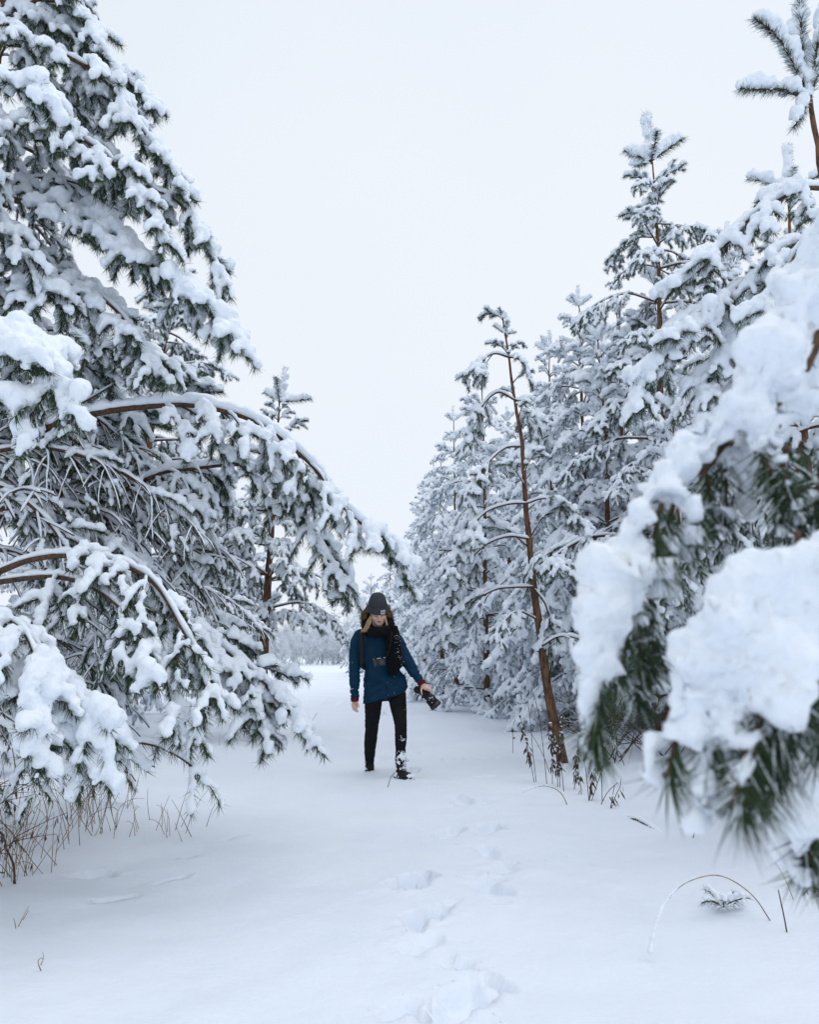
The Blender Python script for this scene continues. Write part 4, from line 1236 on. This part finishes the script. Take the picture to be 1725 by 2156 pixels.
# backpack: only its shoulder straps show from the front
bp_ = link('backpack', None, None, tuple(S(510, 760, .22)))
tag(bp_, 'black backpack worn on the walker\'s back, shoulder straps over the blue parka', 'backpack')
bo = np.array(bp_.location)
V, Q = blob([[(S(430, 640, .22), (.06, .07, .07)), (S(590, 640, .22), (.06, .07, .07))], [(S(430, 860, .24), (.06, .08, .10)), (S(590, 860, .24), (.06, .08, .10))], [(S(510, 640, .22), (.11, .07, .08)), (S(510, 860, .24), (.12, .085, .10))]], .010, 3)
link('pack_bag', mesh_from('pack_bag', V - bo, Q, None, [M['rubber']]), bp_)
for pts in ([S(400, 505, .12), S(362, 505, .0), S(348, 540, -.085), S(346, 640, -.125), S(350, 760, -.125), S(352, 860, -.08), S(380, 890, .1)], [S(600, 490, .12), S(655, 478, .0), S(682, 520, -.085), S(718, 640, -.11), S(730, 760, -.11), S(728, 850, -.07), S(690, 890, .1)]):
    s_ = spline(pts, .02) - bo
    a = Acc(); n = len(s_); a.tube(s_, .5, 8)
    T_ = nrm(np.gradient(s_, axis=0))
    ctr = np.repeat(s_, 8, 0); Vv = a.V[0]; off = Vv[:8 * n] - ctr
    a.V[0][:8 * n] = ctr + off * np.array([.040, .012, .020])
    link('shoulder_strap', a.mesh('shoulder_strap', [M['rubber']]), bp_)

# pair of black gloves gripped in her hand
def glove(o, seed, label):
    ps = lambda zx, zy, dy: S(zx + o[0], zy + o[1], dy + o[2])
    V, Q = blob([[(ps(940, 1112, -.11), (.034, .026, .034)), (ps(975, 1142, -.11), .032), (ps(995, 1160, -.11), .034), (ps(1020, 1195, -.11), .046), (ps(1048, 1226, -.11), (.050, .036, .040))],
                 [(ps(930, 1118, -.13), .016), (ps(895, 1112, -.135), .0155), (ps(870, 1104, -.135), .0145)], [(ps(930, 1106, -.115), .016), (ps(892, 1098, -.115), .0155), (ps(866, 1086, -.11), .0140)],
                 [(ps(930, 1098, -.10), .016), (ps(896, 1086, -.095), .0155), (ps(874, 1074, -.09), .0135)], [(ps(938, 1094, -.09), .015), (ps(910, 1080, -.08), .014), (ps(892, 1072, -.075), .012)],
                 [(ps(965, 1120, -.14), .018), (ps(948, 1145, -.15), .016), (ps(940, 1162, -.15), .013)]], .0055, 2)
    N = vnormals(V, Q)
    V = V + N * (.003 * vnoise(V * 60, seed))[:, None]
    org = ps(975, 1142, -.11)
    ax = nrm(ps(1048, 1226, -.11) - ps(995, 1160, -.11))
    g = link('glove', None, None, tuple(org)); tag(g, label, 'glove', 'gloves in the walker\'s hand')
    link('glove_shell', mesh_from('glove_shell', V - org, Q, None, [M['rubber']]), g)
    a = Acc(); c = ps(1052, 1232, -.11) - org
    a.tube([c - ax * .006, c + ax * .020, c + ax * .034], [.049, .052, .050], 20); link('gauntlet_cuff', a.mesh('gauntlet_cuff', [M['black']]), g)
    a = Acc(); c = ps(992, 1158, -.11) - org
    a.tube([c - ax * .010, c, c + ax * .010], [.0355, .0375, .037], 18); link('wrist_strap', a.mesh('wrist_strap', [M['black']]), g)
    a = Acc()
    for _ in range(7):
        p = ps(rh.uniform(960, 1070), rh.uniform(1140, 1240), -.155) - org; a.add(p + ICO1_V * rh.uniform(.003, .006), None, ICO1_T)
    o_ = link('snow_flecks', a.mesh('snow_flecks', [M['snow']]), g); o_['kind'] = 'stuff'
glove((0, 0, 0), 51, 'front black glove with flared cuff gripped in the walker\'s hand')
glove((8, -10, .055), 52, 'rear black glove held behind the other one in the same hand')

# ---------------------------------------------------------------- far wood beyond the snowfield
M['rime'] = noise_mat('rime', (0.74, 0.78, 0.83), (0.88, 0.91, 0.95), 2, .8, .1)
M['far_bark'] = noise_mat('grey_bark', (0.26, 0.25, 0.26), (0.50, 0.50, 0.53), 3, .9)
def bare_tree(seed, h):
    """A leafless tree whose every twig carries frost."""
    rng = np.random.default_rng(seed)
    W, F = Acc(), Acc()
    def limb(p, d, L, r, lev):
        n = 4
        pts = [p]
        for _ in range(n):
            d = nrm(d + rng.normal(0, .13, 3) + np.array([0, 0, .05]))
            pts.append(pts[-1] + d * L / n)
        pts = np.array(pts)
        (W if lev < 2 else F).tube(pts, np.linspace(r, r * .5, n + 1), 5 if lev < 2 else 3, cap=False)
        if lev >= 1:
            F.tube(pts + np.array([0, 0, r * .9]), np.linspace(r * 1.25, r * .8, n + 1), 3, cap=False)
        if lev < 4:
            for i in range((13, 7, 5, 3)[lev]):
                q = rng.uniform(.04 if lev == 0 else .25, 1)
                k = min(int(q * n), n - 1)
                b = pts[k] + (pts[k + 1] - pts[k]) * (q * n - k)
                e = nrm(d * .8 + rng.normal(0, .62, 3) + np.array([0, 0, .12]))
                limb(b, e, L * rng.uniform(.38, .62), max(.019, r * .45), lev + 1)
    limb(np.zeros(3), np.array([0, 0, 1.0]), h * .66, h * .009, 0)
    return W.mesh('trunk', [M['far_bark']]), F.mesh('frosted_crown', [M['rime']])
bt = [bare_tree(90 + i, 9.0) for i in range(3)]
rw = np.random.default_rng(21)
k = 0
for yrow, n, h0 in ((104, 30, 6.0), (112, 30, 7.6), (124, 30, 9.0)):
    for i in range(n):
        x = -34 + 38 * (i + rw.uniform(-.4, .4)) / n
        y = yrow + rw.uniform(-3, 3)
        s = h0 * rw.uniform(.75, 1.2) / 12.0
        t = link('frosted_tree', None, None, (x, y, gz(x, y)), (0, 0, rw.random() * 6.28), s)
        tag(t, 'bare frosted tree in the pale wood beyond the snowfield', 'tree', 'frosted trees of the far wood')
        w, f = bt[rw.integers(3)]
        link('trunk', w, t)
        link('crown', f, t)
# dark conifers standing above the pale wood
for x, y, h in [(x_, y_, h_ * .66) for x_, y_, h_ in [(-11.5, 132, 12), (-12.6, 135, 14), (-10.2, 134, 10.8), (-14, 131, 13.2), (-9.0, 136, 9.5), (-16, 134, 14)]]:
    pine('dark spruce-like pine rising behind the pale frosted wood', 'dark pines behind the far wood', (x, y), h, RNG, 1.9, .2, far=True, z0=1.2, gap=.8, per=(5, 6))

# ---------------------------------------------------------------- dead weeds, grass and bent stems
rg = np.random.default_rng(33)
def GG(px, py):
    """Where the ray through (px, py) meets the real snow surface."""
    g = G(px, py)
    for _ in range(3):
        g = G(px, py, gz(g[0], g[1]))
    return g
def weed(pix, label, leaves, y=None, r=.0036, snow=.35, group='dry weeds by the thin bent pine'):
    base = GG(*pix[0])
    y = base[1] if y is None else y
    P = spline([base - np.array([0, 0, .04])] + [U(px, py, y - .02 * i) for i, (px, py) in enumerate(pix[1:])], .02)
    t = link('dry_weed', None, None, tuple(base)); tag(t, label, 'dry weed', group)
    a = Acc(); a.tube(P - base, np.linspace(r * .9, r * .65, len(P)), 5); link('stalk', a.mesh('stalk', [M['weed']]), t)
    if leaves:
        a, s = Acc(), Acc()
        for i in range(leaves):
            u = rg.uniform(.32, 1)
            p = P[int(u * (len(P) - 1))] - base + rg.normal(0, .006, 3)
            L = rg.uniform(.04, .09)
            d = nrm(np.array([rg.normal(0, .45), rg.normal(0, .45), -1]))
            w = nrm(np.cross(d, rg.normal(0, 1, 3))) * rg.uniform(.006, .012)
            m_ = p + d * L * .5 + w * .7 + rg.normal(0, .004, 3)
            a.add([p, p + d * L * .45 + w, p + d * L, p + d * L * .55 - w, m_], None, [[0, 1, 4], [1, 2, 4], [2, 3, 4], [3, 0, 4]])
            if rg.random() < snow:
                s.add(p + np.array([0, 0, -.006]) + ICO1_V * rg.uniform(.006, .013, 3), None, ICO1_T)
        link('withered_leaves', a.mesh('withered_leaves', [M['weed']], False), t)
        if s.n: tag(link('snow_crumbs', s.mesh('snow_crumbs', [M['snow']]), t), kind='stuff')
    return t
# zoomed coordinates of the weed patch -> picture coordinates
Wz = lambda *q: [(1060.1 + .1988 * x, 1465.5 + .1988 * y) for x, y in q]
weeds = [
    (Wz((338, 915), (290, 700), (235, 450), (200, 300), (175, 150)), 'leafy dead weed leaning left, leftmost of the patch by the thin pine', 34),
    (Wz((355, 905), (315, 600), (290, 300), (262, 60)), 'bare straight stalk just right of the leftmost leafy weed', 0),
    (Wz((465, 930), (430, 600), (385, 250), (345, 50)), 'tall bare stalk left of the thin pine trunk, leaning left', 0),
    (Wz((505, 815), (430, 640), (300, 400), (255, 400)), 'thin stalk slanting strongly left across its neighbours', 0),
    (Wz((520, 930), (520, 700), (510, 450), (488, 230)), 'dense leafy dead weed touching the left side of the thin trunk', 60),
    (Wz((575, 960), (575, 700), (560, 480), (545, 380)), 'leafy dead weed straight in front of the thin trunk', 50),
    (Wz((600, 960), (605, 680), (615, 400), (625, 170)), 'tall leafy dead weed just right of the thin trunk', 60),
    (Wz((645, 1010), (620, 800), (560, 560)), 'bare stalk in the middle of the weed clump', 0),
    (Wz((745, 990), (770, 820), (785, 620), (790, 470)), 'upright leafy dead weed standing right of the thin pine', 55),
    (Wz((830, 1040), (820, 930), (785, 790)), 'short leafless stalk leaning onto the upright leafy weed', 10),
    (Wz((910, 1105), (930, 920), (985, 760), (1060, 620)), 'leafy dead weed leaning right, rightmost leafy one', 42),
    (Wz((913, 1110), (885, 860), (852, 620)), 'bare stalk crossing the foot of the right-leaning weed', 0),
    (Wz((918, 1110), (1000, 920), (1088, 675)), 'long bare stalk slanting right, out of the same foot', 0),
    (Wz((1048, 1110), (1045, 920), (1030, 600)), 'bare upright stalk right of the right-leaning weed', 0),
    (Wz((1008, 1152), (1100, 1030), (1215, 915)), 'short stalk slanting right near the snow', 0),
    (Wz((1125, 1190), (1165, 1030), (1180, 950)), 'short stalk with a tuft, right end of the weeds', 6),
    (Wz((1145, 1165), (1190, 1060), (1240, 960), (1245, 880)), 'rightmost short stalk tipped with a ball of snow', 4),
    (Wz((100, 605), (104, 400), (112, 290), (130, 250)), 'fine pale stalk standing alone left of the weeds', 3),
]
for pix, lab, n in weeds:
    weed(pix, lab, n)
for i, (pix, lab) in enumerate([([(651, 1556), (658, 1520), (668, 1500)], 'lone thin stalk in the snow left of the walker\'s legs'), ([(814, 1658), (822, 1640), (832, 1626)], 'slanting stalk in front of the walker\'s front boot'),
                                ([(1660, 1962), (1652, 1930), (1640, 1874)], 'single brown stalk at the lower right edge'), ([(1455, 1765), (1468, 1735), (1478, 1700)], 'small leaning stalk under the blurred bough')]):
    weed(pix, lab, 0, group='lone stalks in the snow')
# stem bowed in a wide arc under its snow, bottom right
def arc_stem(pix, y0, label, r, snow_r):
    base = GG(*pix[0])
    P = spline([U(px, py, base[1] + dy) for px, py, dy in [(pix[0][0], pix[0][1] + 8, 0)] + [(a, b, c) for a, b, c in pix[1:]]], .015)
    t = link('bowed_stem', None, None, tuple(base)); tag(t, label, 'bent stem', 'bowed stems')
    a = Acc(); a.tube(P - base, np.linspace(r, r * .5, len(P)), 5); link('stem', a.mesh('stem', [M['straw']]), t)
    u = np.linspace(0, 1, len(P))
    C = P - base + np.array([0, 0, snow_r * .5]); R = np.maximum(snow_r * (.35 + .9 * u ** 2) * rg.uniform(.8, 1.2, len(P)), .004)
    k = u > .25
    V, Q = voxel_union(C[k], R[k], .0035, 1); link('snow_load', mesh_from('snow_load', V, Q, None, [M['snow']]), t)
    return t
arc_stem([(1626, 1935), (1590, 1890, .0), (1545, 1855, -.05), (1500, 1843, -.1), (1440, 1862, -.2), (1400, 1905, -.28), (1380, 1955, -.33), (1370, 2005, -.36)], 0, 'thin stem bowed in a wide arc with its tip in the snow, lower right', .0028, .009)
arc_stem([(1199, 1694), (1180, 1668, 0), (1150, 1655, 0), (1125, 1659, 0), (1103, 1668, 0)], 0, 'low snow-topped stem arching over at the foot of the weeds', .004, .012)
# snowed-in seedling
sb = GG(1525, 1920)
sd = link('pine_seedling', None, None, tuple(sb)); tag(sd, 'tiny pine seedling buried in snow beside the bowed stem', 'seedling')
b = Branch(np.random.default_rng(77), par(levels=0, snow_r=.016, ndens=700, nspan=.08, nlen=.035, voxel=.006, droop=6, nw=.002))
for i in range(7):
    az = i * .9
    b.twig(np.array([0, 0, .02]), np.array([math.cos(az), math.sin(az) * .7, .8]), rg.uniform(.08, .14), .003, 1)
w, nd, sn = b.meshes()
link('stem', w, sd); link('needles', nd, sd); link('snow_load', sn, sd)
# half-buried stick
lb = GG(1345, 1725)
st = link('fallen_stick', None, None, tuple(lb)); tag(st, 'half-buried dark stick showing through the snow on the right', 'stick')
P = spline([GG(1325, 1720) + [0, 0, -.012], GG(1345, 1728) + [0, 0, .003], GG(1365, 1738) + [0, 0, .0], GG(1395, 1752) + [0, 0, -.02]], .015) - lb
a = Acc(); a.tube(P, .013 + .004 * rg.random(len(P)), 7); link('wood', a.mesh('wood', [M['twig']]), st)
V, Q = voxel_union(P + [0, .004, .012], rg.uniform(.012, .021, len(P)), .004, 1); link('snow_cap', mesh_from('snow_cap', V, Q, None, [M['snow']]), st)
# leafless shrub at lower left and right background scrub
def scrub(base, n, L, seed, label, spread, dirx=0.0, leaves=0, snow=True, mat='weed'):
    rng = np.random.default_rng(seed)
    p = par(droop=1.3, jit=1.6)
    b = Branch(rng, p)
    W = Acc(); Lf = Acc()
    def grow(p0, d, l, r, lev):
        P = b.droop(p0, d, l, .04, rng.uniform(.3, 1.6), 1.6)
        W.tube(P, np.linspace(r, r * .45, len(P)), 5)
        if snow: b.snowline(P, r, .7)
        for _ in range(leaves if lev else leaves * 2):
            q = P[rng.integers(len(P) // 2, len(P))]; ll = rng.uniform(.02, .05); dd = np.array([rng.normal(0, .3), rng.normal(0, .3), -1.0]); w = nrm(rng.normal(0, 1, 3)) * .006
            Lf.add([q, q + dd * ll * .5 + w, q + dd * ll, q + dd * ll * .5 - w], [[0, 1, 2, 3]])
        if lev < 2:
            for _ in range(3):
                k = rng.integers(len(P) // 3, len(P))
                grow(P[k], nrm(P[-1] - P[0]) + rng.normal(0, .45, 3), l * rng.uniform(.35, .6), r * .6, lev + 1)
    for i in range(n):
        a_ = rng.random() * 6.28
        grow(np.array([rng.normal(0, .12), rng.normal(0, .12), -.03]), np.array([math.cos(a_) * spread + dirx, math.sin(a_) * spread, .8]), L * rng.uniform(.6, 1.1), .006, 0)
    t = link('bare_shrub', None, None, tuple(base)); tag(t, label, 'shrub', 'leafless shrubs')
    link('stems', W.mesh('stems', [M[mat]]), t)
    if Lf.n: link('dead_leaves', Lf.mesh('dead_leaves', [M['weed']], False), t)
    if b.line.n: link('snow_lines', b.line.mesh('snow_lines', [M['snow']]), t)
q = GG(-60, 1870); scrub(q, 5, .75, 1, 'leafless tangled shrub at the lower left edge with curled dead leaves', .7, .5, 3, False)
q = GG(-150, 1720); scrub(q, 4, .95, 2, 'leafless shrub behind the tangled one at the left edge, twigs sweeping right', .7, .9, 2, False)
q = GG(1290, 1600); scrub(q, 14, .9, 3, 'dark leafless shrub between the thin bent pine and the blurred bough', .7, 0, 0, False)
q = GG(1400, 1590); scrub(q, 14, 1.1, 4, 'dark leafless shrub mostly hidden by the blurred bough', .7, -.1, 0, False)
q = GG(1250, 1540); scrub(q, 12, .9, 5, 'snow-lined bushy twigs behind the foot of the thin bent pine', .9, 0, 0)
q = GG(1000, 1452); scrub(q, 12, 1.0, 6, 'low twiggy shrub under the right-hand row near the walker\'s hand', .9, 0, 0)
# dry grass on the left bank
a = Acc()
for (px, py, n, h) in [(60, 1760, 16, .5), (30, 1700, 14, .5), (140, 1775, 12, .45), (190, 1720, 10, .4), (120, 1720, 14, .45), (180, 1740, 14, .5), (215, 1755, 10, .4), (285, 1740, 8, .35), (340, 1745, 6, .3), (370, 1755, 5, .3), (410, 1735, 4, .28), (40, 1845, 26, .35), (20, 1800, 20, .45), (90, 1815, 10, .35), (15, 1950, 4, .15), (85, 2030, 4, .12), (150, 1690, 12, .4), (250, 1700, 8, .35), (510, 1560, 5, .3), (440, 1590, 6, .3), (1690, 1885, 4, .2)]:
    for _ in range(int(n * (.45 if px < 150 and py < 1830 else .9))):
        g = GG(px + rg.normal(0, 22), py + rg.normal(0, 10))
        g[2] = gz(g[0], g[1]) - .02
        d = nrm(np.array([rg.normal(0, .35), rg.normal(0, .3), 1])); L = h * rg.uniform(.4, 1.1)
        P = [g]
        bend = rg.normal(0, 1.0, 3) * rg.choice([.3, .3, 2.2]); bend[2] = -abs(bend[2])
        for s in range(7):
            d = nrm(d + bend * .11 * (s > 2)); P.append(P[-1] + d * L / 7)
        a.tube(np.array(P), np.linspace(.0022, .001, 8), 4, 0 if rg.random() < .82 else 1)
dg_ = link('dry_grass', a.mesh('dry_grass', [M['straw'], M['weed']])); tag(dg_, 'sparse dry grass stalks poking through the snow on the left bank', 'grass', None, 'stuff')
# crumbs of snow fallen from boughs, round the tracks
a = Acc()
for _ in range(70):
    tr = TRACKS[rg.integers(0, 14)]
    g = GG(tr[0] + rg.normal(0, 60), tr[1] + rg.normal(0, 30)); s = rg.uniform(.003, .010)
    a.add(np.array([g[0], g[1], gz(g[0], g[1]) - s * .1]) + ICO1_V * s * rg.uniform(.6, 1.2, 3), None, ICO1_T)
cr_ = link('snow_crumbs', a.mesh('snow_crumbs', [M['ground_snow']])); tag(cr_, 'small crumbs of snow scattered round the footprints on the path', 'snow', None, 'stuff')
